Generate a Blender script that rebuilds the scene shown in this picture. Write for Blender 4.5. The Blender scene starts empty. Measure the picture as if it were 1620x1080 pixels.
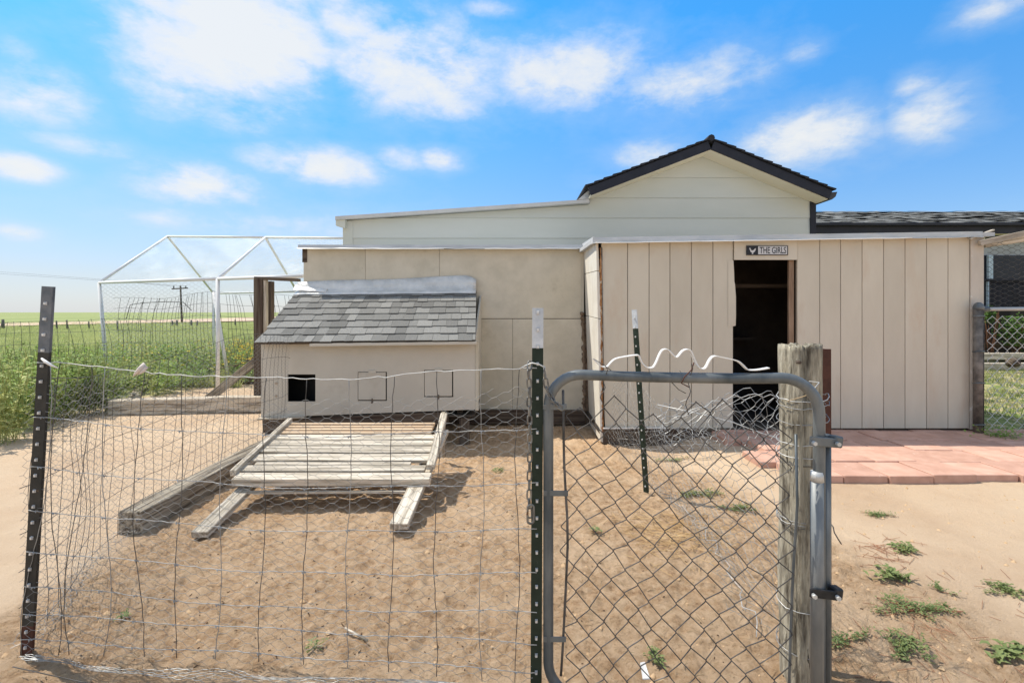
import bpy, bmesh, math, random
import numpy as np
from mathutils import Vector, Matrix

random.seed(7)
rng = np.random.default_rng(11)
R = math.radians
scn = bpy.context.scene
COL = scn.collection

# ------------------------------------------------------------------ camera
F = 780.0            # focal length in pixels of the 1620-wide photograph
EYE = 1.15
HZ = 494.0           # horizon row
cam_d = bpy.data.cameras.new("camera")
cam = bpy.data.objects.new("camera", cam_d)
COL.objects.link(cam)
cam_d.sensor_width = 36.0
cam_d.lens = F / 1620.0 * 36.0
cam_d.shift_y = -(540.0 - HZ) / 1620.0
cam_d.clip_start = 0.05
cam_d.clip_end = 12000.0
cam.location = (0, 0, EYE)
cam.rotation_euler = (R(90), 0, 0)
scn.camera = cam

# ------------------------------------------------------------------ light
SUN_TO = Vector((-0.56, 0.26, 1.0)).normalized()
sun_el = math.asin(SUN_TO.z)
sun_az = math.atan2(SUN_TO.x, SUN_TO.y)       # clockwise from +Y
world = bpy.data.worlds.new("World")
scn.world = world
world.use_nodes = True
wn, wl = world.node_tree.nodes, world.node_tree.links
wn.clear()


def N(tree, typ, **kw):
    n = tree.nodes.new(typ)
    for k, v in kw.items():
        if k.startswith("i_"):
            n.inputs[int(k[2:])].default_value = v
        else:
            setattr(n, k, v)
    return n


def math_n(tree, op, a, b=None, c=None, clamp=False):
    n = tree.nodes.new("ShaderNodeMath")
    n.operation = op
    n.use_clamp = clamp
    for i, v in enumerate((a, b, c)):
        if v is None:
            continue
        if isinstance(v, (int, float)):
            n.inputs[i].default_value = v
        else:
            tree.links.new(v, n.inputs[i])
    return n.outputs[0]


def build_world():
    t = world.node_tree
    L = t.links.new
    sky = N(t, "ShaderNodeTexSky", sky_type="NISHITA")
    sky.sun_disc = False
    sky.sun_elevation = sun_el
    sky.sun_rotation = sun_az
    sky.altitude = 1500
    sky.air_density = 1.0
    sky.dust_density = 0.6
    sky.ozone_density = 1.5
    tc = N(t, "ShaderNodeTexCoord")
    sp = N(t, "ShaderNodeSeparateXYZ")
    L(tc.outputs["Generated"], sp.inputs[0])
    X, Y, Z = sp.outputs
    az = math_n(t, "ARCTAN2", X, Y)
    el = math_n(t, "ARCSINE", Z)
    # clouds: wispy fields in the sky, each a soft patch of given bearing, height and spread
    def ang(px, py):
        x, y, z = (px - 810) / F, 1.0, (HZ - py) / F
        return math.atan2(x, y), math.asin(z / math.sqrt(x * x + y * y + z * z))
    # (px,py) -> bearing; spreads in pixels-ish
    C = [(370, 55, 190, 110, 1.15), (270, 120, 110, 70, .8), (660, 105, 170, 75, .95), (560, 30, 120, 50, .75),
         (900, 115, 170, 60, .8), (1080, 135, 140, 50, .75), (700, 165, 90, 40, .7), (380, 190, 90, 35, .6),
         (1270, 215, 120, 50, .95), (1470, 180, 80, 45, .85), (1450, 135, 50, 25, .65), (1270, 80, 40, 25, .5),
         (320, 295, 110, 38, 1.1), (500, 262, 120, 34, 1.0), (640, 252, 60, 22, .65), (695, 250, 45, 20, .85),
         (35, 265, 75, 24, 1.0), (30, 368, 60, 18, .75), (60, 150, 120, 55, .8), (130, 230, 130, 26, .5),
         (1030, 245, 70, 26, .65), (420, 350, 240, 40, .55), (250, 345, 120, 20, .5), (1580, 10, 100, 30, .7),
         (30, 100, 60, 60, .5), (780, 15, 60, 16, .6), (980, 290, 60, 14, .4)]
    acc = None
    for px, py, sx, sy, amp in C:
        a0, e0 = ang(px, py)
        sh = math.cos(a0) ** 2
        ax = sx / F * max(sh, .45)
        ay = sy / F * math.cos(a0)
        du = math_n(t, "DIVIDE", math_n(t, "SUBTRACT", az, a0), ax)
        dv = math_n(t, "DIVIDE", math_n(t, "SUBTRACT", el, e0), ay)
        d2 = math_n(t, "ADD", math_n(t, "MULTIPLY", du, du), math_n(t, "MULTIPLY", dv, dv))
        g = math_n(t, "MULTIPLY", math_n(t, "EXPONENT", math_n(t, "MULTIPLY", d2, -1.0)), amp)
        acc = g if acc is None else math_n(t, "MAXIMUM", acc, g)
    mp = N(t, "ShaderNodeMapping")
    mp.inputs["Scale"].default_value = (1, 1, 2.0)
    L(tc.outputs["Generated"], mp.inputs[0])
    n1 = N(t, "ShaderNodeTexNoise")
    n1.inputs["Scale"].default_value = 5.5
    n1.inputs["Detail"].default_value = 9
    n1.inputs["Roughness"].default_value = .62
    n1.inputs["Distortion"].default_value = .15
    L(mp.outputs[0], n1.inputs["Vector"])
    n2 = N(t, "ShaderNodeTexNoise")
    n2.inputs["Scale"].default_value = 2.0
    n2.inputs["Detail"].default_value = 4
    L(mp.outputs[0], n2.inputs["Vector"])
    # unseen cloud behind and overhead, its amount shaped to whiten the ambient light
    behind = math_n(t, "SUBTRACT", 1.0, math_n(t, "SMOOTHSTEP" if False else "MULTIPLY_ADD", Y, 2.5, 0.0, clamp=True), clamp=True)
    up = math_n(t, "MULTIPLY_ADD", Z, 4.0, -2.3, clamp=True)
    off = math_n(t, "MULTIPLY", math_n(t, "MAXIMUM", behind, up), math_n(t, "MULTIPLY_ADD", n2.outputs[0], 6.0, -2.28, clamp=True))
    acc = math_n(t, "MAXIMUM", acc, off)
    # cover threshold
    wisp = math_n(t, "MULTIPLY_ADD", n1.outputs[0], 1.9, -0.95)
    n3 = N(t, "ShaderNodeTexNoise")
    n3.inputs["Scale"].default_value = 15
    n3.inputs["Detail"].default_value = 8
    n3.inputs["Roughness"].default_value = .62
    n3.inputs["Distortion"].default_value = .2
    L(mp.outputs[0], n3.inputs["Vector"])
    f_ = math_n(t, "ADD", math_n(t, "MULTIPLY_ADD", n1.outputs[0], 2.3, -1.15), math_n(t, "MULTIPLY_ADD", n3.outputs[0], 1.5, -.75))
    dens = math_n(t, "ADD", math_n(t, "MULTIPLY", acc, 1.12), math_n(t, "MULTIPLY", f_, math_n(t, "MULTIPLY_ADD", acc, .75, .20)))
    thin = math_n(t, "MULTIPLY_ADD", dens, .85, -.06, clamp=True)
    thick = math_n(t, "MULTIPLY_ADD", dens, 1.9, -.72, clamp=True)
    dens = math_n(t, "ADD", math_n(t, "MULTIPLY", thin, .62), math_n(t, "MULTIPLY", thick, .42), clamp=True)
    rp = N(t, "ShaderNodeValToRGB")
    rp.color_ramp.interpolation = "LINEAR"
    rp.color_ramp.elements[0].position = 0.0
    rp.color_ramp.elements[0].color = (0, 0, 0, 1)
    rp.color_ramp.elements[1].position = 1.0
    rp.color_ramp.elements[1].color = (.90, .90, .90, 1)
    L(dens, rp.inputs[0])
    # pale air towards the horizon
    hz = math_n(t, "EXPONENT", math_n(t, "MULTIPLY", math_n(t, "MAXIMUM", Z, 0.0), -7.0))
    left = math_n(t, "MULTIPLY_ADD", X, -0.45, 0.45, clamp=True)
    hz = math_n(t, "MULTIPLY", hz, left)
    # the photograph's processing: cleaner, brighter blue overhead than the bare sky model
    gain = N(t, "ShaderNodeMix", data_type="RGBA")
    L(math_n(t, "MULTIPLY_ADD", Z, 2.3, -.12, clamp=True), gain.inputs[0])
    gain.inputs[6].default_value = (1.0, .97, 1.03, 1)
    gain.inputs[7].default_value = (.46, 1.72, 2.32, 1)
    hs = N(t, "ShaderNodeMix", data_type="RGBA", blend_type="MULTIPLY")
    hs.inputs[0].default_value = 1.0
    L(sky.outputs[0], hs.inputs[6]); L(gain.outputs[2], hs.inputs[7])
    m0 = N(t, "ShaderNodeMix", data_type="RGBA")
    L(hz, m0.inputs[0])
    L(hs.outputs[2], m0.inputs[6])
    m0.inputs[7].default_value = (4.7, 5.15, 5.7, 1)
    m1 = N(t, "ShaderNodeMix", data_type="RGBA")
    L(rp.outputs[0], m1.inputs[0])
    L(m0.outputs[2], m1.inputs[6])
    cc = N(t, "ShaderNodeMix", data_type="RGBA")
    L(thick, cc.inputs[0])
    cc.inputs[6].default_value = (6.1, 6.6, 6.9, 1)
    cc.inputs[7].default_value = (7.2, 7.2, 7.0, 1)
    L(cc.outputs[2], m1.inputs[7])
    bg = N(t, "ShaderNodeBackground")
    bg.inputs[1].default_value = 0.114
    L(m1.outputs[2], bg.inputs[0])
    out = N(t, "ShaderNodeOutputWorld")
    L(bg.outputs[0], out.inputs[0])


build_world()
sun_d = bpy.data.lights.new("sun", "SUN")
sun_d.energy = 4.85
sun_d.angle = R(0.53)
sun_d.color = (1.0, 0.93, 0.81)
sun_o = bpy.data.objects.new("sun", sun_d)
COL.objects.link(sun_o)
sun_o.rotation_euler = SUN_TO.to_track_quat("Z", "Y").to_euler()
scn.view_settings.view_transform = "Standard"
scn.view_settings.look = "None"
scn.view_settings.gamma = 1.0
scn.view_settings.use_curve_mapping = False
scn.view_settings.exposure = 0.16
scn.render.film_transparent = False

# ------------------------------------------------------------------ helpers


def W(px, py, d):
    """point of the place seen at a photograph pixel, d metres in front of the lens plane"""
    return Vector(((px - 810.0) / F * d, d, EYE - (py - HZ) / F * d))


def hsh(ix, iy, s):
    h = (ix.astype(np.int64) * 374761393 + iy.astype(np.int64) * 668265263 + s * 1442695041) & 0xFFFFFFFF
    h = ((h ^ (h >> 13)) * 1274126177) & 0xFFFFFFFF
    h = h ^ (h >> 16)
    return (h & 0xFFFF) / 65535.0


def vn(x, y, s=0):
    x = np.asarray(x, float); y = np.asarray(y, float)
    ix = np.floor(x); iy = np.floor(y)
    fx = x - ix; fy = y - iy
    fx = fx * fx * (3 - 2 * fx); fy = fy * fy * (3 - 2 * fy)
    a = hsh(ix, iy, s); b = hsh(ix + 1, iy, s); c = hsh(ix, iy + 1, s); d = hsh(ix + 1, iy + 1, s)
    return (a + (b - a) * fx) * (1 - fy) + (c + (d - c) * fx) * fy


def sst(a, b, x):
    t = np.clip((np.asarray(x, float) - a) / (b - a), 0, 1)
    return t * t * (3 - 2 * t)


def pen_mask(x, y):
    j = (vn(x * 2.2, y * 2.2, 5) - .5) * .35
    left = sst(-2.0, -1.78, x - j * .5 + .0)
    fr = sst(1.30, 1.55, y + j)
    right = 1 - sst(1.25, 1.9, x + j * 1.5 - (2.6 - y) * .25)
    back = 1 - sst(5.4, 5.6, y)
    return left * fr * right * back


def gz(x, y):
    x = np.asarray(x, float); y = np.asarray(y, float)
    near = (1 - sst(7, 12, np.hypot(x, y)))
    base = (vn(x * .6, y * .6, 1) - .5) * .05 + (vn(x * 2, y * 2, 2) - .5) * .022
    base = base * near
    dip = -.085 * sst(2.9, 4.3, y) * sst(-2.1, -1.7, x) * (1 - sst(1.3, 1.9, x)) * (1 - sst(5.6, 6.2, y))
    # loose sandy lip along the wall foot
    far = (vn(x * .02, y * .02, 9) - .5) * .5 * sst(30, 160, np.hypot(x, y))
    bedz = .05 * sst(5.6, 6.2, y) * (1 - sst(12, 20, y)) * sst(-9, -6, x) * (1 - sst(-3, -2, x))
    dip = dip - .06 * (1 - sst(1.5, 2.3, y)) * sst(-.8, 0, x)
    pav = sst(1.6, 1.9, x) * sst(3.2, 3.6, y)
    base = base * (1 - pav) - .015 * pav
    return base + dip + far + bedz


def gfine(x, y):
    p = pen_mask(x, y)
    n = vn(x * 11, y * 11, 3) * .42 + vn(x * 26, y * 26, 4) * .28 + vn(x * 48, y * 48, 6) * .2 + vn(x * 90, y * 90, 8) * .16
    rid = np.abs(vn(x * 18, y * 18, 7) - .5) * 2
    nn = n * n * 1.4
    return (nn - .35) * (.006 + .026 * p) - (1 - rid) * .009 * p


def G(x, y):
    return float(gz(x, y)) + float(gfine(np.array([x]), np.array([y]))[0])


def link(o):
    COL.objects.link(o)
    return o


def tag(o, label=None, cat=None, group=None, kind=None):
    if label: o["label"] = label
    if cat: o["category"] = cat
    if group: o["group"] = group
    if kind: o["kind"] = kind
    return o


def empty(name, loc, label=None, cat=None, group=None, kind=None):
    o = bpy.data.objects.new(name, None)
    o.empty_display_size = .1
    o.location = loc
    link(o)
    return tag(o, label, cat, group, kind)


def wloc(o):
    v = Vector(o.location)
    while o.parent:
        o = o.parent
        v += Vector(o.location)
    return v


def obj(name, verts, faces, m, parent=None, smooth=False):
    """verts are in place; the parent (never rotated) offset is taken off"""
    me = bpy.data.meshes.new(name)
    v = np.asarray(verts, dtype=np.float64).reshape(-1, 3)
    org = np.array(wloc(parent)) if parent else np.zeros(3)
    v = v - org
    if isinstance(faces, np.ndarray):
        nf, k = faces.shape
        me.vertices.add(len(v)); me.vertices.foreach_set("co", v.astype(np.float32).ravel())
        me.loops.add(nf * k); me.loops.foreach_set("vertex_index", faces.astype(np.int32).ravel())
        me.polygons.add(nf)
        me.polygons.foreach_set("loop_start", np.arange(0, nf * k, k, dtype=np.int32))
        me.update(calc_edges=True)
        me.validate()
    else:
        me.from_pydata([tuple(a) for a in v], [], faces)
        me.update()
    if smooth:
        me.polygons.foreach_set("use_smooth", [True] * len(me.polygons))
    me.materials.append(m)
    o = bpy.data.objects.new(name, me)
    if parent: o.parent = parent
    return link(o)


class Buf:
    def __init__(s):
        s.v = []; s.f = []; s.n = 0

    def add(s, v, f):
        v = np.asarray(v, float).reshape(-1, 3)
        s.v.append(v)
        s.f += [tuple(i + s.n for i in q) for q in f]
        s.n += len(v)
        return s

    def build(s, name, m, parent=None, smooth=False):
        return obj(name, np.concatenate(s.v), s.f, m, parent, smooth)


def box_vf(x0, x1, y0, y1, z0, z1):
    v = [(x0, y0, z0), (x1, y0, z0), (x1, y1, z0), (x0, y1, z0), (x0, y0, z1), (x1, y0, z1), (x1, y1, z1), (x0, y1, z1)]
    f = [(0, 3, 2, 1), (4, 5, 6, 7), (0, 1, 5, 4), (1, 2, 6, 5), (2, 3, 7, 6), (3, 0, 4, 7)]
    return v, f


def hexa(p):
    """8 corners, same order as box_vf"""
    return [tuple(q) for q in p], box_vf(0, 1, 0, 1, 0, 1)[1]


def bevel_obj(o, w, seg=1):
    md = o.modifiers.new("bevel", "BEVEL")
    md.width = w
    md.segments = seg
    md.limit_method = "ANGLE"
    return o


def bx(name, x0, x1, y0, y1, z0, z1, m, parent=None, bev=0.0):
    o = obj(name, *box_vf(x0, x1, y0, y1, z0, z1), m, parent)
    if bev: bevel_obj(o, bev)
    return o


def board(name, p0, p1, w, t, m, parent=None, up=(0, 0, 1), bev=.003, rag=0.0, seg=6):
    """a board from p0 to p1 with its grain along local X; w across, t along up"""
    p0 = Vector(p0); p1 = Vector(p1)
    d = p1 - p0
    Ln = d.length
    X = d.normalized()
    Zv = Vector(up); Zv = (Zv - X * Zv.dot(X)).normalized()
    Yv = Zv.cross(X)
    b = Buf()
    vs = []; fs = []
    for i in range(seg + 1):
        u = i / seg
        jw = 1 + random.uniform(-rag, rag); jt = 1 + random.uniform(-rag, rag)
        oy = random.uniform(-rag, rag) * w * .5
        x = Ln * u
        e = random.uniform(-rag, rag) * .06 if i in (0, seg) else 0
        vs += [(x + e, -w / 2 * jw + oy, -t / 2 * jt), (x - e, w / 2 * jw + oy, -t / 2 * jt),
               (x + e, w / 2 * jw + oy, t / 2 * jt), (x - e * .5, -w / 2 * jw + oy, t / 2 * jt)]
        if i:
            a = 4 * (i - 1); c = 4 * i
            for k in range(4):
                k2 = (k + 1) % 4
                fs.append((a + k, a + k2, c + k2, c + k))
    fs.append((3, 2, 1, 0)); e4 = 4 * seg
    fs.append((e4, e4 + 1, e4 + 2, e4 + 3))
    me = bpy.data.meshes.new(name)
    me.from_pydata(vs, [], fs); me.update()
    me.materials.append(m)
    o = bpy.data.objects.new(name, me)
    M = Matrix((X, Yv, Zv)).transposed().to_4x4()
    org = wloc(parent) if parent else Vector((0, 0, 0))
    if parent: o.parent = parent
    o.matrix_local = Matrix.Translation(p0 - org) @ M
    link(o)
    if bev: bevel_obj(o, bev)
    return o


def tube_vf(pts, r, n=6, closed=False, cap=True):
    P = [Vector(p) for p in pts]
    m = len(P)
    rr = r if isinstance(r, (list, tuple)) else [r] * m
    vs = []; fs = []
    T0 = None; U = None
    for i in range(m):
        if closed:
            T = P[(i + 1) % m] - P[i - 1]
        else:
            T = P[min(i + 1, m - 1)] - P[max(i - 1, 0)]
        if T.length < 1e-9: T = Vector((0, 0, 1))
        T.normalize()
        if U is None:
            a = Vector((0, 0, 1)) if abs(T.z) < .9 else Vector((1, 0, 0))
            U = (a - T * a.dot(T)).normalized()
        else:
            U = U - T * U.dot(T)
            U = U.normalized() if U.length > 1e-6 else T.orthogonal().normalized()
        V = T.cross(U)
        for k in range(n):
            a = 2 * math.pi * k / n
            vs.append(P[i] + (U * math.cos(a) + V * math.sin(a)) * rr[i])
    for i in range(m if closed else m - 1):
        a = i * n; c = ((i + 1) % m) * n
        for k in range(n):
            k2 = (k + 1) % n
            fs.append((a + k, a + k2, c + k2, c + k))
    if not closed and cap:
        fs.append(tuple(range(n - 1, -1, -1)))
        fs.append(tuple(range((m - 1) * n, m * n)))
    return vs, fs


def tube(name, pts, r, m, parent=None, n=6, closed=False, smooth=True):
    return obj(name, *tube_vf(pts, r, n, closed), m, parent, smooth)


def segs(P0, P1, r):
    """many thin three-sided wires at once -> verts, quad faces"""
    P0 = np.asarray(P0, float); P1 = np.asarray(P1, float)
    T = P1 - P0
    ln = np.linalg.norm(T, axis=1, keepdims=True)
    ln[ln < 1e-9] = 1e-9
    T = T / ln
    A = np.where(np.abs(T[:, 2:3]) < .9, np.array([[0, 0, 1.]]), np.array([[1., 0, 0]]))
    U = np.cross(T, A); U /= np.linalg.norm(U, axis=1, keepdims=True)
    V = np.cross(T, U)
    n = len(P0)
    v = np.empty((n, 6, 3))
    for k in range(3):
        a = 2 * math.pi * k / 3 + .5
        o = (U * math.cos(a) + V * math.sin(a)) * r
        v[:, k] = P0 + o
        v[:, 3 + k] = P1 + o
    b = (np.arange(n) * 6)[:, None]
    q = np.concatenate([b + np.array([[0, 1, 4, 3]]), b + np.array([[1, 2, 5, 4]]), b + np.array([[2, 0, 3, 5]])])
    return v.reshape(-1, 3), q


def hexnet(fn, S, T, w, h, r, horiz=True, keep=None, jit=.0, tw=1.5, flip=False):
    """poultry netting: fn(s,t)->xyz arrays over [0,S]x[0,T]; twists run along s when horiz"""
    A, B = (T, S) if horiz else (S, T)     # A across the twists, B along them
    na = int(A / w) + 2; nb = int(B / h) + 2
    i, j = np.meshgrid(np.arange(-1, na), np.arange(-1, nb))
    i = i.ravel(); j = j.ravel()
    a0 = (i + (j % 2) * .5) * w
    b0 = j * h
    tl = h * .42
    n0 = (a0, b0); n1 = (a0, b0 + tl)
    nl = (a0 - w / 2, b0 + h); nr = (a0 + w / 2, b0 + h)
    def jt(a, b):
        k1 = np.round(a / w * 2); k2 = np.round(b / (h * .01))
        return a + (hsh(k1, k2, 21) - .5) * jit * w, b + (hsh(k1, k2, 22) - .5) * jit * h
    E = [(n0, n1, 1), (n1, nl, 0), (n1, nr, 0)]
    V = []; Q = []; off = 0
    for p, q, twst in E:
        a1, b1 = jt(*p); a2, b2 = jt(*q)
        if horiz: s1, t1, s2, t2 = b1, a1, b2, a2
        else: s1, t1, s2, t2 = a1, b1, a2, b2
        ok = (s1 >= 0) & (s1 <= S) & (t1 >= 0) & (t1 <= T) & (s2 >= 0) & (s2 <= S) & (t2 >= 0) & (t2 <= T)
        if keep is not None: ok &= keep(s1, t1)
        s1, t1, s2, t2 = s1[ok], t1[ok], s2[ok], t2[ok]
        if len(s1) == 0: continue
        v, f = segs(fn(s1, t1), fn(s2, t2), r * (tw if twst else 1))
        V.append(v); Q.append(f + off); off += len(v)
    return np.concatenate(V), np.concatenate(Q)


# ------------------------------------------------------------------ materials
MATS = {}


def mat(key, c1, c2=None, scale=6, detail=6, rough=.8, bump=.3, bdist=.01, metal=0.0, st=(1, 1, 1), spots=None, spot_scale=30,
        spot_th=.68, rnd=.0, ramp=(.35, .65), spec=.3, fine=0.0, trans=0.0, spots2=None, spot2_scale=3, spot2_th=.6):
    if key in MATS: return MATS[key]
    m = bpy.data.materials.new(key)
    MATS[key] = m
    m.use_nodes = True
    t = m.node_tree
    L = t.links.new
    p = t.nodes["Principled BSDF"]
    p.inputs["Roughness"].default_value = rough
    p.inputs["Metallic"].default_value = metal
    p.inputs["Specular IOR Level"].default_value = spec
    tc = N(t, "ShaderNodeTexCoord")
    oi = N(t, "ShaderNodeObjectInfo")
    rv = math_n(t, "MULTIPLY", oi.outputs["Random"], 37.0)
    va = N(t, "ShaderNodeVectorMath", operation="ADD")
    L(tc.outputs["Object"], va.inputs[0]); L(rv, va.inputs[1])
    mp = N(t, "ShaderNodeMapping")
    mp.inputs["Scale"].default_value = st
    L(va.outputs[0], mp.inputs[0])
    n = N(t, "ShaderNodeTexNoise")
    n.inputs["Scale"].default_value = scale
    n.inputs["Detail"].default_value = detail
    n.inputs["Roughness"].default_value = .62
    L(mp.outputs[0], n.inputs["Vector"])
    rp = N(t, "ShaderNodeValToRGB")
    rp.color_ramp.elements[0].position = ramp[0]
    rp.color_ramp.elements[1].position = ramp[1]
    rp.color_ramp.elements[0].color = (*c1, 1)
    rp.color_ramp.elements[1].color = (*(c2 or c1), 1)
    L(n.outputs[0], rp.inputs[0])
    col = rp.outputs[0]
    for sc_, cc, th_, soft in ((spot_scale, spots, spot_th, .04), (spot2_scale, spots2, spot2_th, .14)):
        if cc is None: continue
        s = N(t, "ShaderNodeTexNoise")
        s.inputs["Scale"].default_value = sc_
        s.inputs["Detail"].default_value = 5
        s.inputs["Roughness"].default_value = .7
        L(mp.outputs[0], s.inputs["Vector"])
        k = math_n(t, "MULTIPLY_ADD", s.outputs[0], 1 / soft, -th_ / soft, clamp=True)
        mx = N(t, "ShaderNodeMix", data_type="RGBA")
        L(k, mx.inputs[0]); L(col, mx.inputs[6])
        mx.inputs[7].default_value = (*cc, 1)
        col = mx.outputs[2]
    if rnd:
        hs = N(t, "ShaderNodeHueSaturation")
        L(math_n(t, "MULTIPLY_ADD", oi.outputs["Random"], 2 * rnd, 1 - rnd), hs.inputs["Value"])
        L(col, hs.inputs["Color"])
        col = hs.outputs[0]
    L(col, p.inputs["Base Color"])
    if bump:
        b = N(t, "ShaderNodeBump")
        b.inputs["Strength"].default_value = bump
        b.inputs["Distance"].default_value = bdist
        h = n.outputs[0]
        if fine:
            n3 = N(t, "ShaderNodeTexNoise")
            n3.inputs["Scale"].default_value = fine
            n3.inputs["Detail"].default_value = 3
            L(mp.outputs[0], n3.inputs["Vector"])
            h = math_n(t, "ADD", h, math_n(t, "MULTIPLY", n3.outputs[0], .6))
        L(h, b.inputs["Height"])
        L(b.outputs[0], p.inputs["Normal"])
    if trans:
        tr = N(t, "ShaderNodeBsdfTranslucent")
        L(col, tr.inputs[0])
        ms = N(t, "ShaderNodeMixShader")
        ms.inputs[0].default_value = trans
        L(p.outputs[0], ms.inputs[1]); L(tr.outputs[0], ms.inputs[2])
        L(ms.outputs[0], t.nodes["Material Output"].inputs[0])
    return m


PAINT = mat("taupe_paint", (.545, .50, .41), (.61, .565, .47), scale=3, bump=.12, bdist=.004, rough=.75, st=(1, 1, .35), fine=90, rnd=.035,
            spots=(.34, .28, .21), spot_scale=38, spot_th=.74, spots2=(.55, .47, .37), spot2_scale=2.2, spot2_th=.56)
PLY = mat("plywood_paint", (.53, .485, .385), (.64, .585, .475), scale=4, bump=.35, bdist=.004, rough=.8, fine=60, rnd=.03,
          spots=(.30, .25, .18), spot_scale=24, spot_th=.69, spots2=(.47, .425, .33), spot2_scale=2.0, spot2_th=.58)
BOXP = mat("nest_box_paint", (.53, .49, .415), (.58, .54, .46), scale=3, bump=.15, bdist=.003, rough=.75, fine=70,
           spots=(.36, .30, .23), spot_scale=20, spot_th=.74, spots2=(.46, .42, .35), spot2_scale=1.7, spot2_th=.6)
SIDE = mat("house_siding_paint", (.55, .565, .50), (.60, .61, .55), scale=2, bump=.08, bdist=.003, rough=.65, st=(.3, 1, 1), fine=40, rnd=.02)
SOFFIT = mat("soffit_cream", (.80, .74, .58), (.84, .78, .63), scale=2, bump=.05)
NAVY = mat("charcoal_trim_paint", (.012, .014, .022), (.02, .022, .032), scale=5, bump=.1, rough=.55)
DARKSH = mat("dark_roof_shingle", (.018, .019, .024), (.035, .036, .042), scale=50, bump=.6, rough=.95)
SHING = mat("grey_asphalt_shingle", (.135, .133, .125), (.245, .24, .225), scale=160, detail=4, bump=.9, bdist=.004, rough=.95, rnd=.30, spots=(.33, .33, .33), spot_scale=260, spot_th=.63)
FARSH = mat("far_roof_shingle", (.10, .105, .10), (.27, .27, .26), scale=3.5, detail=4, bump=.4, rough=.95, st=(.9, 1, 5), rnd=.3, ramp=(.42, .58))
METAL = mat("galvanised_sheet", (.42, .43, .43), (.60, .60, .59), scale=5, bump=.35, bdist=.01, rough=.42, metal=.45, st=(.5, 1, 2))
FLASH = mat("flashing_blue_grey", (.54, .55, .54), (.74, .74, .72), scale=5, bump=1.0, bdist=.03, rough=.5, metal=.25)
DRIP = mat("white_drip_edge", (.62, .64, .66), (.72, .72, .72), scale=9, bump=.2, rough=.4, metal=.35)
TUBE = mat("gate_tube_steel", (.075, .09, .10), (.185, .20, .205), scale=9, bump=.1, bdist=.002, rough=.42, metal=.35, spots=(.12, .10, .08), spot_scale=30, spot_th=.69, st=(1, 1, .4))
WIRE = mat("galvanised_wire", (.20, .20, .20), (.42, .43, .43), scale=9, bump=0, rough=.42, metal=.5)
WIREL = mat("bright_galvanised_wire", (.44, .45, .45), (.62, .62, .60), scale=12, bump=0, rough=.4, metal=.35)
NETW = mat("dull_netting_wire", (.20, .20, .195), (.36, .36, .35), scale=12, bump=0, rough=.75, metal=.1, spec=.2)
NETL = mat("worn_top_wire", (.36, .36, .35), (.60, .60, .58), scale=14, bump=0, rough=.6, metal=.2)
DWIRE = mat("weathered_dark_wire", (.055, .052, .048), (.16, .15, .14), scale=15, bump=0, rough=.6, metal=.4)
WHITE = mat("white_strap_paint", (.74, .73, .70), (.80, .79, .77), scale=20, bump=.1, rough=.5)
PVC = mat("white_pipe", (.70, .71, .72), (.78, .78, .78), scale=5, bump=.03, rough=.4)
GREENP = mat("green_post_paint", (.010, .021, .013), (.019, .033, .022), scale=20, bump=.15, bdist=.001, rough=.5, spots=(.10, .09, .07), spot_scale=60, spot_th=.68)
BLACKP = mat("black_post_paint", (.022, .022, .020), (.045, .042, .036), scale=14, bump=.15, bdist=.001, rough=.55, spots=(.15, .10, .06), spot_scale=45, spot_th=.66)
TIPW = mat("pale_post_tip", (.42, .46, .50), (.62, .64, .66), scale=20, bump=.1, rough=.5, spots=(.10, .10, .10), spot_scale=50, spot_th=.66)
TIPG = mat("grey_post_tip", (.10, .115, .13), (.19, .20, .215), scale=20, bump=.1, rough=.5, metal=.3)
STUD = mat("bare_metal_stud", (.55, .56, .56), (.7, .7, .7), scale=30, bump=0, rough=.4, metal=.4)
RUST = mat("rusty_brown_steel", (.07, .03, .022), (.12, .05, .035), scale=20, bump=.2, bdist=.001, rough=.7, metal=.2)
BLACKM = mat("black_clamp", (.02, .022, .024), (.05, .05, .055), scale=20, bump=.1, rough=.4, metal=.4)
GWOOD = mat("weathered_grey_wood", (.26, .22, .165), (.64, .57, .47), scale=8, ramp=(.38, .6), detail=9, bump=.8, bdist=.004, rough=.9, st=(.35, 7, 7), rnd=.16,
            spots=(.12, .10, .075), spot_scale=7, spot_th=.68)
OWOOD = mat("orange_new_wood", (.46, .32, .20), (.60, .46, .32), scale=5, bump=.5, bdist=.003, rough=.85, st=(.35, 7, 7), rnd=.1)
DWOOD = mat("dark_weathered_timber", (.045, .027, .020), (.15, .12, .09), scale=5, detail=8, bump=1, bdist=.008, rough=.95, st=(.3, 6, 6), rnd=.15, spots=(.03, .024, .02), spot_scale=6, spot_th=.64)
TWOOD = mat("grey_brown_timber", (.095, .072, .05), (.46, .40, .31), scale=8, ramp=(.38, .62), detail=9, bump=1, bdist=.008, rough=.95, st=(.3, 6, 6), rnd=.1, spots=(.08, .06, .045), spot_scale=6, spot_th=.64)
POSTW = mat("round_post_wood", (.09, .075, .055), (.44, .40, .31), scale=10, detail=10, bump=1.0, bdist=.016, rough=.95, st=(5, 5, .8), ramp=(.36, .60),
            spots=(.035, .028, .02), spot_scale=5, spot_th=.63, spots2=(.30, .27, .20), spot2_scale=3, spot2_th=.6)
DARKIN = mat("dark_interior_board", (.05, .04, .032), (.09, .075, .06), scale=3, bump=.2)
BLACK = mat("hole_dark", (.012, .012, .012), (.02, .02, .02), scale=3, bump=.1, rough=.5)
FOAM = mat("orange_brown_foam", (.22, .075, .02), (.50, .27, .12), scale=18, bump=1, bdist=.01, rough=.9, spots=(.55, .45, .33), spot_scale=12, spot_th=.6)
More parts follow.
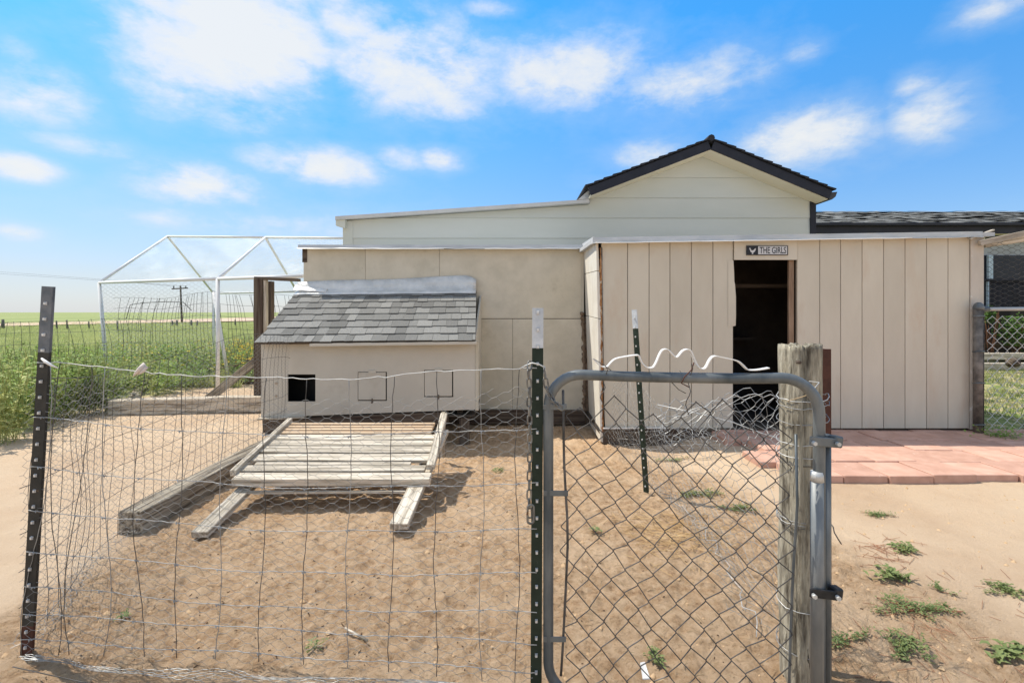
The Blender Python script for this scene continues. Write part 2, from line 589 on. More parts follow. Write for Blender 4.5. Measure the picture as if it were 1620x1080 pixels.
FOAMD = mat("dull_brown_foam", (.13, .09, .06), (.27, .20, .14), scale=18, bump=1, bdist=.01, rough=.9)
PAVER = mat("red_concrete_paver", (.475, .275, .205), (.60, .37, .285), scale=7, bump=.25, bdist=.002, rough=.92, fine=160, rnd=.11, spots=(.62, .45, .36), spot_scale=9, spot_th=.66)
LEAF = mat("weed_leaf", (.20, .33, .07), (.40, .52, .14), scale=2.0, bump=0, rough=.6, trans=.42, detail=3)
LEAF2 = mat("dusty_weed_leaf", (.13, .19, .06), (.27, .34, .14), scale=14, bump=0, rough=.7, trans=.38)
LEAF3 = mat("seedhead_green", (.32, .38, .13), (.50, .52, .21), scale=4, bump=0, rough=.7, trans=.35)
YEL = mat("yellow_flower", (.75, .52, .03), (.8, .6, .06), bump=0)
BUSH = mat("bush_leaf", (.09, .18, .04), (.20, .33, .09), scale=2.0, bump=0, rough=.6, trans=.28)
GRASSM = mat("prairie_grass_blades", (.36, .40, .15), (.56, .57, .26), scale=.5, bump=0, rough=.7, trans=.45)
STRAW = mat("dry_straw", (.34, .24, .13), (.55, .43, .28), scale=3, bump=0, rough=.85)
REDSTEM = mat("dry_red_stem", (.24, .10, .055), (.38, .19, .11), scale=3, bump=0, rough=.85)
CLOD = mat("sand_clod", (.38, .25, .14), (.54, .38, .23), scale=20, bump=.5, bdist=.002, rough=.95)
GLASS = mat("dark_window_glass", (.012, .015, .022), (.02, .024, .034), scale=2, bump=0, rough=.12, spec=.25)
GREYW = mat("grey_house_wall", (.32, .34, .35), (.40, .42, .43), scale=2, bump=.1)
BRAIL = mat("brown_railing_wood", (.12, .055, .03), (.20, .10, .06), scale=4, bump=.3, st=(.4, 4, 4))
SIGNB = mat("sign_black", (.015, .018, .026), (.02, .023, .03), bump=0, rough=.5)
SIGNW = mat("sign_off_white", (.50, .52, .54), (.62, .63, .64), scale=40, bump=0, rough=.6)
CHAIN = mat("grey_chain_steel", (.10, .10, .095), (.26, .25, .23), scale=40, bump=.1, rough=.45, metal=.55, spots=(.16, .09, .05), spot_scale=50, spot_th=.62)
CLOTHW = mat("pale_cloth_tie", (.55, .47, .42), (.7, .63, .58), scale=30, bump=.5, rough=.9)
POLEW = mat("utility_pole_wood", (.05, .042, .035), (.09, .075, .06), bump=.2)
ROADM = mat("tan_dirt_road", (.50, .36, .24), (.58, .43, .30), scale=.2, bump=.1)
ROOFIN = mat("roll_roofing_pale", (.45, .46, .47), (.52, .53, .53), scale=4, bump=.2, rough=.6)


def ground_mat():
    m = bpy.data.materials.new("ground_sand_and_prairie")
    m.use_nodes = True
    t = m.node_tree; L = t.links.new
    p = t.nodes["Principled BSDF"]
    p.inputs["Roughness"].default_value = .95
    p.inputs["Specular IOR Level"].default_value = .12
    tc = N(t, "ShaderNodeTexCoord")
    at = N(t, "ShaderNodeAttribute", attribute_name="zone")
    sp = N(t, "ShaderNodeSeparateColor")
    L(at.outputs["Color"], sp.inputs[0])
    pen, grass, lawn = sp.outputs[0], sp.outputs[1], sp.outputs[2]

    def noise(sc, det=6, ro=.6, st=None, dist=0):
        n = N(t, "ShaderNodeTexNoise")
        n.inputs["Scale"].default_value = sc
        n.inputs["Detail"].default_value = det
        n.inputs["Roughness"].default_value = ro
        n.inputs["Distortion"].default_value = dist
        if st:
            mp = N(t, "ShaderNodeMapping"); mp.inputs["Scale"].default_value = st
            L(tc.outputs["Object"], mp.inputs[0]); L(mp.outputs[0], n.inputs["Vector"])
        else:
            L(tc.outputs["Object"], n.inputs["Vector"])
        return n.outputs[0]

    def ramp(f, stops):
        r = N(t, "ShaderNodeValToRGB")
        while len(r.color_ramp.elements) < len(stops): r.color_ramp.elements.new(.5)
        for e, (po, c) in zip(r.color_ramp.elements, stops):
            e.position = po; e.color = (*c, 1)
        L(f, r.inputs[0])
        return r.outputs[0]

    def mix(f, a, b):
        x = N(t, "ShaderNodeMix", data_type="RGBA")
        if isinstance(f, float): x.inputs[0].default_value = f
        else: L(f, x.inputs[0])
        for i, c in ((6, a), (7, b)):
            if isinstance(c, tuple): x.inputs[i].default_value = (*c, 1)
            else: L(c, x.inputs[i])
        return x.outputs[2]
    big = noise(1.1, 6, .6)
    grain = noise(260, 3, .8)
    mid = noise(22, 8, .72)
    sand = ramp(big, [(.3, (.48, .34, .225)), (.5, (.555, .415, .285)), (.72, (.60, .47, .335))])
    pend = ramp(mid, [(.30, (.22, .130, .068)), (.43, (.49, .315, .18)), (.62, (.65, .465, .30))])
    pend = mix(ramp(noise(2.4, 6, .65), [(.48, (0, 0, 0)), (.64, (1, 1, 1))]), pend, (.66, .475, .31))
    base = mix(pen, sand, pend)
    # speckles: dark specks partly standing in for clod shadows, and pale grains
    sp1 = math_n(t, "MULTIPLY_ADD", noise(62, 5, .85), 12, math_n(t, "MULTIPLY_ADD", pen, .8, -7.6), clamp=True)
    base = mix(math_n(t, "MULTIPLY", sp1, .7), base, (.19, .11, .06))
    sp2 = math_n(t, "MULTIPLY_ADD", grain, 9, -5.2, clamp=True)
    base = mix(math_n(t, "MULTIPLY", sp2, .45), base, (.70, .60, .48))
    sp3 = math_n(t, "MULTIPLY_ADD", noise(190, 3, .8), 7, -4.2, clamp=True)
    base = mix(math_n(t, "MULTIPLY", sp3, .4), base, (.30, .19, .11))
    # prairie
    gn = noise(.05, 6, .6, (1, .35, 1))
    gn2 = noise(1.6, 8, .75)
    pr = ramp(gn, [(.3, (.22, .265, .095)), (.5, (.29, .325, .13)), (.7, (.37, .38, .17))])
    pr = mix(ramp(gn2, [(.42, (0, 0, 0)), (.62, (1, 1, 1))]), pr, (.24, .275, .10))
    base = mix(grass, base, pr)
    ln = ramp(noise(5, 8, .7), [(.36, (.10, .15, .04)), (.48, (.24, .27, .09)), (.58, (.50, .41, .25))])
    base = mix(lawn, base, ln)
    L(base, p.inputs["Base Color"])
    b = N(t, "ShaderNodeBump")
    b.inputs["Distance"].default_value = .02
    b.inputs["Strength"].default_value = 1.0
    hh = math_n(t, "ADD", math_n(t, "MULTIPLY", noise(70, 7, .82), math_n(t, "MULTIPLY_ADD", pen, .65, .42)), math_n(t, "MULTIPLY", grain, .16))
    L(hh, b.inputs["Height"])
    L(b.outputs[0], p.inputs["Normal"])
    return m


# ------------------------------------------------------------------ ground
def growth(start, step, end, g):
    out = []; x = start
    while x < end:
        x += step; step *= g
        out.append(x)
    return out


def make_ground():
    xs = list(np.arange(-2.9, -2.0, .016)) + list(np.arange(-2.0, 1.75, .0092)) + list(np.arange(1.75, 3.3, .016))
    xs = [-v for v in growth(2.9, .018, 6000, 1.10)][::-1] + xs + growth(xs[-1], .018, 6000, 1.10)
    ys = list(np.arange(1.0, 4.4, .0095)) + list(np.arange(4.4, 5.3, .02))
    ys = [1.0 - (v) for v in growth(0, .03, 6000, 1.35)][::-1] + ys + growth(ys[-1], .022, 9000, 1.055)
    xs = np.array(xs); ys = np.array(ys)
    Xg, Yg = np.meshgrid(xs, ys)
    near = (1 - sst(5, 9, np.hypot(Xg, Yg)))
    Z = gz(Xg, Yg) + gfine(Xg, Yg) * near
    ny, nx = Xg.shape
    v = np.stack([Xg, Yg, Z], -1).reshape(-1, 3)
    idx = np.arange(ny * nx).reshape(ny, nx)
    f = np.stack([idx[:-1, :-1], idx[:-1, 1:], idx[1:, 1:], idx[1:, :-1]], -1).reshape(-1, 4)
    o = obj("ground", v, f, ground_mat(), None, True)
    me = o.data
    ca = me.color_attributes.new("zone", "FLOAT_COLOR", "POINT")
    x, y = v[:, 0], v[:, 1]
    pen = pen_mask(x, y)
    j = (vn(x * 1.5, y * 1.5, 31) - .5) * .9 + (vn(x * 6, y * 6, 32) - .5) * .35
    grass = np.maximum(sst(8.4, 9.8, y + j * 1.5), sst(-4.55, -5.2, x + j) * sst(3.6, 4.4, y + j))
    grass = np.maximum(grass, sst(-9, -12, x) * sst(-20, 3, y))
    lawn = sst(4.3, 4.7, x + j * .35) * sst(4.5, 5.0, y + j * .3) * (1 - sst(11, 13, y))
    grass = grass * (1 - lawn)
    col = np.stack([pen, grass, lawn, np.ones_like(pen)], -1).astype(np.float32)
    ca.data.foreach_set("color", col.ravel())
    tag(o, kind="structure")


make_ground()


def gp(px, py):
    d = EYE * F / (py - HZ)
    return ((px - 810) / F * d, d)


def dirt_road():
    nearp = [(-260, 526), (-60, 519.5), (0, 517.8), (100, 515.2), (200, 513), (300, 511), (410, 508.7), (520, 506), (700, 502)]
    farp = [(-260, 518), (-60, 515), (0, 513.8), (100, 511.6), (200, 508.8), (300, 505.8), (410, 502), (520, 499.6), (700, 497.4)]
    v = []; f = []
    for (a, b), (c, d) in zip(nearp, farp):
        x, y = gp(a, b); v.append((x, y, float(gz(x, y)) + .10))
        x, y = gp(c, d); v.append((x, y, float(gz(x, y)) + .14))
    for i in range(len(nearp) - 1):
        f.append((2 * i, 2 * i + 2, 2 * i + 3, 2 * i + 1))
    tag(obj("dirt_road", v, f, ROADM), kind="structure")


dirt_road()

# ------------------------------------------------------------------ red pavers
pv = empty("paved_path", (1.9, 3.4, 0), kind="structure")
pm = []
for row in range(5):
    y0 = 3.385 + row * .305
    x = 1.9 + (.07 if row == 0 else (row * .11) % .3 - .05)
    x -= (0, .15, .02, .18, .06)[row]
    off_ = x
    k = 0
    while x < 5.3:
        w_ = .3035
        jy = random.uniform(-.018, .012) if row == 0 else random.uniform(-.004, .004)
        jz = random.uniform(-.006, .006)
        tl = random.uniform(-.004, .004)
        z0 = .038 + jz
        y1 = min(y0 + .301, 4.70)
        if x < 1.86 and x + w_ > 1.86:
            w_ = x + w_ - 1.86; x = 1.86
        p = [(x + .002, y0 + jy, -.03), (x + w_ - .002, y0 + jy + tl, -.03), (x + w_ - .002, y1, -.03), (x + .002, y1, -.03),
             (x + .002, y0 + jy, z0), (x + w_ - .002, y0 + jy + tl, z0 + random.uniform(-.003, .003)), (x + w_ - .002, y1, z0 + random.uniform(-.003, .003)), (x + .002, y1, z0)]
        if x + w_ > 1.92:
            o = obj("paver", *hexa(p), PAVER, pv)
            bevel_obj(o, .004)
        x += w_ + .002
        k += 1

# ------------------------------------------------------------------ grooved-siding coop
D = 4.66
coop = empty("chicken_coop", (2.6, 4.9, 0), "low taupe coop of upright grooved siding with an open black doorway", "coop")


def roofz(x):      # underside line of the roof edge along the front
    return 1.805 + (x - .8) * .0155


grooves = [952, 993, 1027, 1060, 1094, 1128, 1160, 1261, 1297, 1330, 1364, 1398, 1432, 1466, 1500, 1534]
XG = [(g - 810) / F * D for g in grooves]
for a, b in zip(XG[:-1], XG[1:]):
    if abs(a - XG[6]) < 1e-6: continue          # the doorway
    zb = .065 if b <= XG[6] + .01 else .045
    bt = .055
    p = [(a + .003, D, bt), (b - .003, D, bt), (b - .003, D + .016, bt), (a + .003, D + .016, bt),
         (a + .003, D, roofz(a)), (b - .003, D, roofz(b)), (b - .003, D + .016, roofz(b)), (a + .003, D + .016, roofz(a))]
    o = obj("siding_board", *hexa(p), PAINT, coop)
    bevel_obj(o, .002)
# backing sheet in the grooves
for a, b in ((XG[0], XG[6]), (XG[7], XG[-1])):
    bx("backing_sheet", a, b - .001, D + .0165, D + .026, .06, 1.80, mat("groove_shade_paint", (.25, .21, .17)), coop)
# board over the doorway
a, b = XG[6], XG[7]
obj("door_header", *hexa([(a + .004, D - .012, 1.645), (b - .004, D - .012, 1.645), (b - .004, D + .006, 1.645), (a + .004, D + .006, 1.645),
                          (a + .004, D - .012, roofz(a) - .002), (b - .004, D - .012, roofz(b) - .002), (b - .004, D + .006, roofz(b) - .002), (a + .004, D + .006, roofz(a) - .002)]), PAINT, coop)
# ragged left edge of the doorway
zt = lambda py: EYE - (py - HZ) / F * D
rag = [(412, 1160), (430, 1161), (445, 1161.5), (450, 1162.5), (470, 1164), (500, 1164), (515, 1163.5), (516, 1160)]
v = []
for py, px in rag: v += [((px - 810) / F * D, D - .004, zt(py)), ((px - 810) / F * D, D + .012, zt(py))]
v += [(XG[6] - .05, D - .004, zt(412)), (XG[6] - .05, D + .012, zt(412)), (XG[6] - .05, D - .004, zt(516)), (XG[6] - .05, D + .012, zt(516))]
n = len(rag)
f = [tuple([2 * i for i in range(n)] + [2 * n + 2, 2 * n])] + [(2 * i, 2 * i + 1, 2 * i + 3, 2 * i + 2) for i in range(n - 1)]
obj("torn_siding_edge", v, f, PAINT, coop)
# right jamb (bare wood) and stop
bx("door_jamb", (1251 - 810) / F * D, (1259 - 810) / F * D, D + .03, D + .055, .05, 1.645, mat("bare_brown_jamb", (.20, .13, .085), (.33, .23, .16), scale=8, st=(4, 4, .5), bump=.4), coop)
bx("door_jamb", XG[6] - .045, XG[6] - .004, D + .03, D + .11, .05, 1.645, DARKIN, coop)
# right end corner board
bx("corner_board", XG[-1] + .002, (1555 - 810) / F * D, D - .012, D + .03, .045, roofz(4.4), mat("corner_paint", (.50, .455, .39), (.58, .53, .46), scale=7, bump=.4, spots=(.68, .66, .62), spot_scale=14, spot_th=.62, st=(1, 1, .5)), coop, .003)
# side, back and inside
XR = (1553 - 810) / F * D
bx("end_wall", XR - .02, XR, D + .031, D + 1.6, .04, 1.87, PAINT, coop)
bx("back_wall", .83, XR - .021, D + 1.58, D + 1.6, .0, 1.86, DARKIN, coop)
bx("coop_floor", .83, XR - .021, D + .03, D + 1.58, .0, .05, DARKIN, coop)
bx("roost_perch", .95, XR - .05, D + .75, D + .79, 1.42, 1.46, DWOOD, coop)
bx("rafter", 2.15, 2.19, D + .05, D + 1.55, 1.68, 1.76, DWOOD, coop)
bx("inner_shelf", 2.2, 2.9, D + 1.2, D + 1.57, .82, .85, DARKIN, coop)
# bottom skirt timber (left of the doorway)
board("skirt_board", (XG[0] + .012, D + .05, -.02), (XG[6] + .02, D + .05, -.02), .12, .15, DWOOD, coop, bev=.004, rag=.05)
board("threshold", (XG[6] + .02, D + .06, .0), (XG[7], D + .06, .0), .12, .09, DWOOD, coop, bev=.004, rag=.05)
board("skirt_lip", (XG[0] + .01, D - .018, .06), (XG[0] + .62, D - .018, .064), .012, .012, WHITE, coop, bev=0)
# roof deck with sheet-metal edge
v = []
x0, x1 = .76, 4.52
p = [(x0, D - .045, roofz(x0)), (x1, D - .045, roofz(x1)), (x1, D + 1.7, roofz(x1) + .02), (x0 - .03, D + 1.7, roofz(x0) + .02)]
obj("roof_deck", *hexa(p + [(q[0], q[1], q[2] + .036) for q in p]), ROOFIN, coop)
xs_ = np.linspace(x0 - .004, 4.40, 30)
b = Buf(); vv = []; ff = []
for i, x in enumerate(xs_):
    w1 = random.uniform(-.002, .002); w2 = random.uniform(-.004, .004)
    zt_ = roofz(x) + .046
    vv += [(x, D - .005, zt_ + .004), (x, D - .052, zt_), (x, D - .056 + w1, zt_ - .046 + w2 * .5), (x, D - .071 + w1 * 2, zt_ - .056 + w2)]
    if i:
        for k in range(3):
            a_ = 4 * (i - 1) + k
            ff.append((a_, a_ + 1, a_ + 5, a_ + 4))
o = obj("metal_roof_edge", vv, ff, METAL, coop)
md = o.modifiers.new("thick", "SOLIDIFY"); md.thickness = .002
tube("painted_edge_glint", [(x, D - .076, roofz(x) - .010 + random.uniform(-.0025, .0025)) for x in np.linspace(.77, 3.72, 26)], .0042, WHITE, coop, 5)  # white tube stands in for the lit reflection under the metal edge
# return wall of the coop, sunlit, leaning
cf = Vector((.865, D + .006, -.085)); ct = Vector((.808, D + .006, 1.80))
RB = [(.835, D + .0, -.07), (.888, D + .0, -.09), (.885, 5.46, -.08), (.855, 5.46, -.08), (.795, D, 1.80), (.815, D, 1.80), (.825, 5.46, 1.84), (.795, 5.46, 1.84)]
# three stacked sheets with joints
def lerpq(t, k):
    a = Vector(RB[k]); c = Vector(RB[k + 4])
    return a + (c - a) * t
for t0, t1 in ((0, .62), (.623, .86), (.863, 1)):
    q = [lerpq(t0, k) for k in range(4)] + [lerpq(t1, k) for k in range(4)]
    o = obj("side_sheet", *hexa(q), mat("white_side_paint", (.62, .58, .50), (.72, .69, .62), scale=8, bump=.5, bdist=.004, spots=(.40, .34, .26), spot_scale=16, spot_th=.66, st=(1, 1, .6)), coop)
    bevel_obj(o, .002)
# expanding foam squeezed out along the corner
def foam(name, pts, r0, m, parent, seed):
    random.seed(seed)
    P = []; Rr = []
    n_ = 70
    for i in range(n_):
        t = i / (n_ - 1)
        k = t * (len(pts) - 1); a = int(min(k, len(pts) - 2)); u = k - a
        q = Vector(pts[a]).lerp(Vector(pts[a + 1]), u)
        P.append(q + Vector((random.uniform(-.005, .005), random.uniform(-.004, .004), 0)))
        Rr.append(max(.003, r0 * random.uniform(.35, 1.35)))
    return tube(name, P, Rr, m, parent, 6)
foam("foam_bead", [(.862, D + .0, 0.02), (.852, D, .5), (.842, D, 1.2), (.836, D, 1.76)], .011, FOAM, coop, 5)
bx("corner_strip", .864, XG[0] - .002, D + .004, D + .03, .04, 1.80, PAINT, coop)
tube("downpipe_wire", [(.868, D - .012, .1), (.858, D - .012, .9), (.848, D - .01, 1.76)], .004, DWIRE, coop, 5)
# edge flashing of the return
obj("metal_return_edge", *hexa([(.755, D - .05, 1.795), (.77, D - .05, 1.795), (.80, 5.50, 1.86), (.785, 5.5, 1.86), (.755, D - .05, 1.855), (.77, D - .05, 1.855), (.80, 5.5, 1.915), (.785, 5.5, 1.915)]), DRIP, coop)

# sign
sg = empty("hanging_sign", ((1213 - 810) / F * D, D - .02, 1.72), "small black and white plaque reading THE GIRLS with a hen over the doorway", "sign")
sx0, sx1, sz0, sz1 = (1181 - 810) / F * (D - .02), (1246.5 - 810) / F * (D - .02), zt(404.5) + .003, zt(389.5) + .003
bx("sign_panel", sx0, sx1, D - .024, D - .0125, sz0, sz1, SIGNB, sg, .001)
hx = sx0 + (sx1 - sx0) * .275
bx("lettering_field", hx, sx1 - .010, D - .0255, D - .0235, sz0 + .007, sz1 - .006, SIGNW, sg)
def text_mesh(name, s, x0, x1, z0, z1, y, m, parent):
    cu = bpy.data.curves.new(name, "FONT")
    cu.body = s
    cu.size = 1
    cu.offset = .012
    to = bpy.data.objects.new(name, cu)
    COL.objects.link(to)
    bpy.context.view_layer.update()
    dg = bpy.context.evaluated_depsgraph_get()
    me = bpy.data.meshes.new_from_object(to.evaluated_get(dg))
    COL.objects.unlink(to)
    bpy.data.objects.remove(to)
    co = np.array([vv.co[:] for vv in me.vertices])
    mn, mx_ = co.min(0), co.max(0)
    org = wloc(parent)
    for vv in me.vertices:
        u = (vv.co.x - mn[0]) / (mx_[0] - mn[0]); w_ = (vv.co.y - mn[1]) / (mx_[1] - mn[1])
        vv.co = Vector((x0 + u * (x1 - x0), y, z0 + w_ * (z1 - z0))) - org
    me.materials.clear(); me.materials.append(m)
    o = bpy.data.objects.new(name, me)
    o.parent = parent
    return link(o)
text_mesh("lettering", "THE GIRLS", hx + .014, sx1 - .020, sz0 + .015, sz1 - .013, D - .0262, SIGNB, sg)
hen = [(0.10, .78), (.20, .90), (.26, .78), (.34, .60), (.50, .50), (.66, .58), (.80, .74), (.95, .80), (.90, .55), (.78, .34), (.62, .22), (.58, .10), (.66, .05), (.40, .05), (.46, .12), (.44, .22), (.28, .34), (.20, .55)]
hw = hx - sx0
obj("hen_emblem", [(sx0 + hw * (.14 + .70 * a), D - .0255, sz0 + (sz1 - sz0) * (.06 + .82 * b_)) for a, b_ in hen], [tuple(range(len(hen)))[::-1]], SIGNW, sg)

# ------------------------------------------------------------------ plywood coop (left)
D2 = 5.5
ply = empty("plywood_coop", (-.8, 5.8, 0), "low cream plywood coop with seams and a metal roof edge behind the nest box", "coop")
def px2(px): return (px - 810) / F * D2
def pz2(py): return EYE - (py - HZ) / F * D2
panels = [(480, 578, 394, 503.5), (578, 695, 394, 503.5), (695, 921, 394, 503.5), (480, 811, 504.5, 664), (811, 921, 504.5, 667)]
for a, b, t_, bt in panels:
    o = bx("plywood_sheet", px2(a) + .0015, px2(b) - .0015, D2 + random.uniform(0, .002), D2 + .016, pz2(bt), pz2(t_), PLY, ply, .0015)
bx("backing_frame", px2(484), px2(920), D2 + .0165, D2 + .06, -.06, 1.82, DARKIN, ply)
bx("side_wall", px2(480) - .0, px2(480) + .02, D2 + .061, D2 + 2.0, -.05, 1.84, PLY, ply)
board("skirt_board", (px2(700), D2 - .03, .0), (px2(925), D2 - .03, -.01), .05, .15, DWOOD, ply, rag=.04)
tube("painted_edge_glint", [(x, D2 - .08, 1.848 + random.uniform(-.002, .002)) for x in np.linspace(-2.2, -.75, 14)], .004, WHITE, ply, 5)  # white tubes paint the bright reflection below this roof edge
tube("painted_edge_glint", [(x, D2 - .08, 1.848 + random.uniform(-.002, .002)) for x in np.linspace(-.3, .72, 10)], .003, WHITE, ply, 5)
# torn top-left corner: dark chips
bx("splintered_corner", px2(479) - .004, px2(486), D2 - .004, D2 + .0, pz2(415), pz2(394), DWOOD, ply)
p = [(px2(478) - .02, D2 - .05, 1.86), (px2(922), D2 - .05, 1.86), (px2(922), D2 + 2.1, 1.92), (px2(478) - .02, D2 + 2.1, 1.92)]
obj("roof_deck", *hexa(p + [(q[0], q[1], q[2] + .03) for q in p]), ROOFIN, ply)
vv = []; ff = []
xs_ = np.linspace(px2(479) - .03, px2(922), 26)
for i, x in enumerate(xs_):
    w2 = random.uniform(-.003, .003)
    vv += [(x, D2 + .0, 1.899), (x, D2 - .056, 1.896), (x, D2 - .06, 1.862 + w2), (x, D2 - .075, 1.851 + w2)]
    if i:
        for k in range(3):
            a_ = 4 * (i - 1) + k
            ff.append((a_, a_ + 1, a_ + 5, a_ + 4))
o = obj("metal_roof_edge", vv, ff, METAL, ply)
o.modifiers.new("thick", "SOLIDIFY").thickness = .002
bx("dark_corner_board", .8005, .86, D2 - .015, D2 + .01, -.08, 1.1, FOAMD, ply)
foam("foam_bead", [(.80, D2 - .02, .03), (.805, D2 - .02, .4), (.79, D2 - .022, 1.0), (.78, D2 - .02, 1.15)], .022, FOAMD, ply, 8)
bx("corner_batten", .772, .80, D2 - .02, D2 - .001, .0, 1.83, PLY, ply)

# ------------------------------------------------------------------ nest box
D3 = 4.6
nb = empty("nest_box", (-1.34, 5.0, .2), "boxy cream nest box with grey shingled lean-to roof, one square hole and two hatches", "nest box")
def px3(px): return (px - 810) / F * D3
def pz3(py): return EYE - (py - HZ) / F * D3
XL, XR3 = px3(413), px3(752)
def botz(x): return .17 + (x - XL) / (XR3 - XL) * .075
def topz(x): return .865 + (x - XL) / (XR3 - XL) * .03
holes = [(455, 499, 592, 635, True), (566, 612, 588, 634, False), (671, 717, 585, 628, False)]
xsb = [XL] + sum([[px3(a), px3(b)] for a, b, _, _, _ in holes], []) + [XR3]
fr = Buf()
def pane(a, b, z0a, z0b, z1a, z1b, y0=D3, y1=D3 + .014):
    fr.add(*hexa([(a, y0, z0a), (b, y0, z0b), (b, y1, z0b), (a, y1, z0a), (a, y0, z1a), (b, y0, z1b), (b, y1, z1b), (a, y1, z1a)]))
for i in range(len(xsb) - 1):
    a, b = xsb[i], xsb[i + 1]
    if i % 2 == 0:
        pane(a, b, botz(a), botz(b), topz(a), topz(b))
    else:
        _, _, t_, bt, _o = holes[i // 2]
        pane(a, b, botz(a), botz(b), pz3(bt), pz3(bt))
        pane(a, b, pz3(t_), pz3(t_), topz(a), topz(b))
fr.build("front_panel", BOXP, nb)
for a, b, t_, bt, op in holes:
    if op: continue
    o = bx("hatch", px3(a) + .005, px3(b) - .011, D3 - .002, D3 + .012, pz3(bt) + .010, pz3(t_) - .005, BOXP, nb, .0015)
    cx = (px3(a) + px3(b)) / 2
    zt3 = pz3(t_)
    bx("hinge", cx - .035, cx + .035, D3 - .009, D3 - .0025, zt3 - .014, zt3 + .014, BOXP, o, .001)
    bx("latch", cx - .006, cx + .006, D3 - .010, D3 - .0025, pz3(bt) - .022, pz3(bt) + .024, DWOOD, o, .001)
bx("hole_dark_sheet", XL + .02, XR3 - .02, D3 + .30, D3 + .31, .2, .80, BLACK, nb)  # black sheet painting the darkness seen through the square hole
bx("floor_board", XL + .01, XR3 - .01, D3 + .015, D2 - .002, .175, .19, DARKIN, nb)
for xx in (XL, XR3 - .016):
    zz = topz(xx)
    q = [(xx, D3 + .0145, botz(xx)), (xx + .016, D3 + .0145, botz(xx)), (xx + .016, D2 - .002, botz(xx)), (xx, D2 - .002, botz(xx)),
         (xx, D3 + .0145, zz - .005), (xx + .016, D3 + .0145, zz - .005), (xx + .016, D2 - .002, zz + .44), (xx, D2 - .002, zz + .44)]
    obj("side_panel", *hexa(q), BOXP, nb)
bx("corner_trim", XR3 + .001, XR3 + .03, D3 - .006, D3 + .02, botz(XR3) - .01, topz(XR3) - .01, PLY, nb, .002)
# drip strip under the eave
board("eave_strip", (XL + .50, 4.489, .853), (XR3 + .02, 4.489, .872), .012, .026, BOXP, nb, bev=.001)
# roof plane
e0 = Vector((-2.345, 4.50, .873)); e1 = Vector((-.333, 4.50, .893))
r0 = Vector((-2.385, 5.47, 1.375)); r1 = Vector((-.395, 5.47, 1.395))
def RP(u, v_):
    return e0.lerp(e1, u).lerp(r0.lerp(r1, u), v_)
nrm = (e1 - e0).cross(r0 - e0).normalized()
q = [e0 + nrm * -.02, e1 + nrm * -.02, r1 + nrm * -.02, r0 + nrm * -.02, e0 - nrm * .004, e1 - nrm * .004, r1 - nrm * .004, r0 - nrm * .004]
obj("roof_deck", *hexa(q), DWOOD, nb)
random.seed(21)
rows = 8
for rI in range(rows):
    v0 = rI / rows - .004; v1 = (rI + 1.25) / rows
    v1 = min(v1, 1.0)
    u = -random.uniform(0, .05)
    up = True
    while u < 1:
        wdt = random.uniform(.035, .085)
        a, b = max(u, 0), min(u + wdt, 1.0)
        if b - a > .008:
            lift = .004 + random.uniform(0, .0025) + (.0035 if up else 0)
            dv = random.uniform(-.003, .003) - (.010 if up else 0.0)
            A, B_ = RP(a + .0006, v0 + dv), RP(b - .0006, v0 + dv + random.uniform(-.002, .002))
            C_, D_ = RP(b - .0006, v1), RP(a + .0006, v1)
            if rI == 0 and a > .2 and random.random() < .25:
                A += (D_ - A) * .03; B_ += (C_ - B_) * .05
            q = [A + nrm * (lift + .001), B_ + nrm * (lift + .001), C_ - nrm * .001, D_ - nrm * .001,
                 A + nrm * (lift + .0065), B_ + nrm * (lift + .0065), C_ + nrm * .001, D_ + nrm * .001]
            obj("shingle", *hexa(q), SHING, nb)
        u += wdt
        up = not up
# metal flashing folded from the roof up the plywood wall
vv = []; ff = []
NU = 34
for i in range(NU):
    u = i / (NU - 1)
    x = -2.40 + u * 2.02
    rise = .11 + .055 * u + .006 * math.sin(u * 9)
    w1 = math.sin(u * 23) * .006 + random.uniform(-.003, .003)
    base = r0.lerp(r1, u)
    pts_ = [base + Vector((0, -.10, -.045)) + nrm * (.012 + w1 * .3), base + Vector((0, -.045, -.012)) + nrm * (.012), base + Vector((0, .0, .02 + w1)),
            Vector((base.x, D2 - .022 + w1, base.z + rise * .45)), Vector((base.x, D2 - .012 - abs(w1), base.z + rise)),]
    if u > .93:
        k = (u - .93) / .07
        pts_[3].y -= .06 * k; pts_[4].y -= .03 * k; pts_[4].z -= .05 * k * k
    vv += [tuple(q_) for q_ in pts_]
    if i:
        for k in range(4):
            a_ = 5 * (i - 1) + k
            ff.append((a_, a_ + 5, a_ + 6, a_ + 1))
o = obj("metal_flashing", vv, ff, FLASH, nb, True)
o.modifiers.new("thick", "SOLIDIFY").thickness = .0015
# white torn sheet at the upper left of the roof
vv = []; ff = []
for i in range(9):
    u = i / 8
    for k in range(5):
        t_ = k / 4
        b0 = RP(-.01 + u * .18, .95 + .07 * t_)
        vv.append((b0.x, b0.y - .02, b0.z + .02 + .06 * (1 - u) * (.3 + .7 * t_) * (1 - .2 * t_) + random.uniform(-.006, .006)))
        if i and k:
            a_ = 5 * (i - 1) + k - 1
            ff.append((a_, a_ + 5, a_ + 6, a_ + 1))
o = obj("white_membrane", vv, ff, WHITE, nb, True)
o.modifiers.new("thick", "SOLIDIFY").thickness = .0015
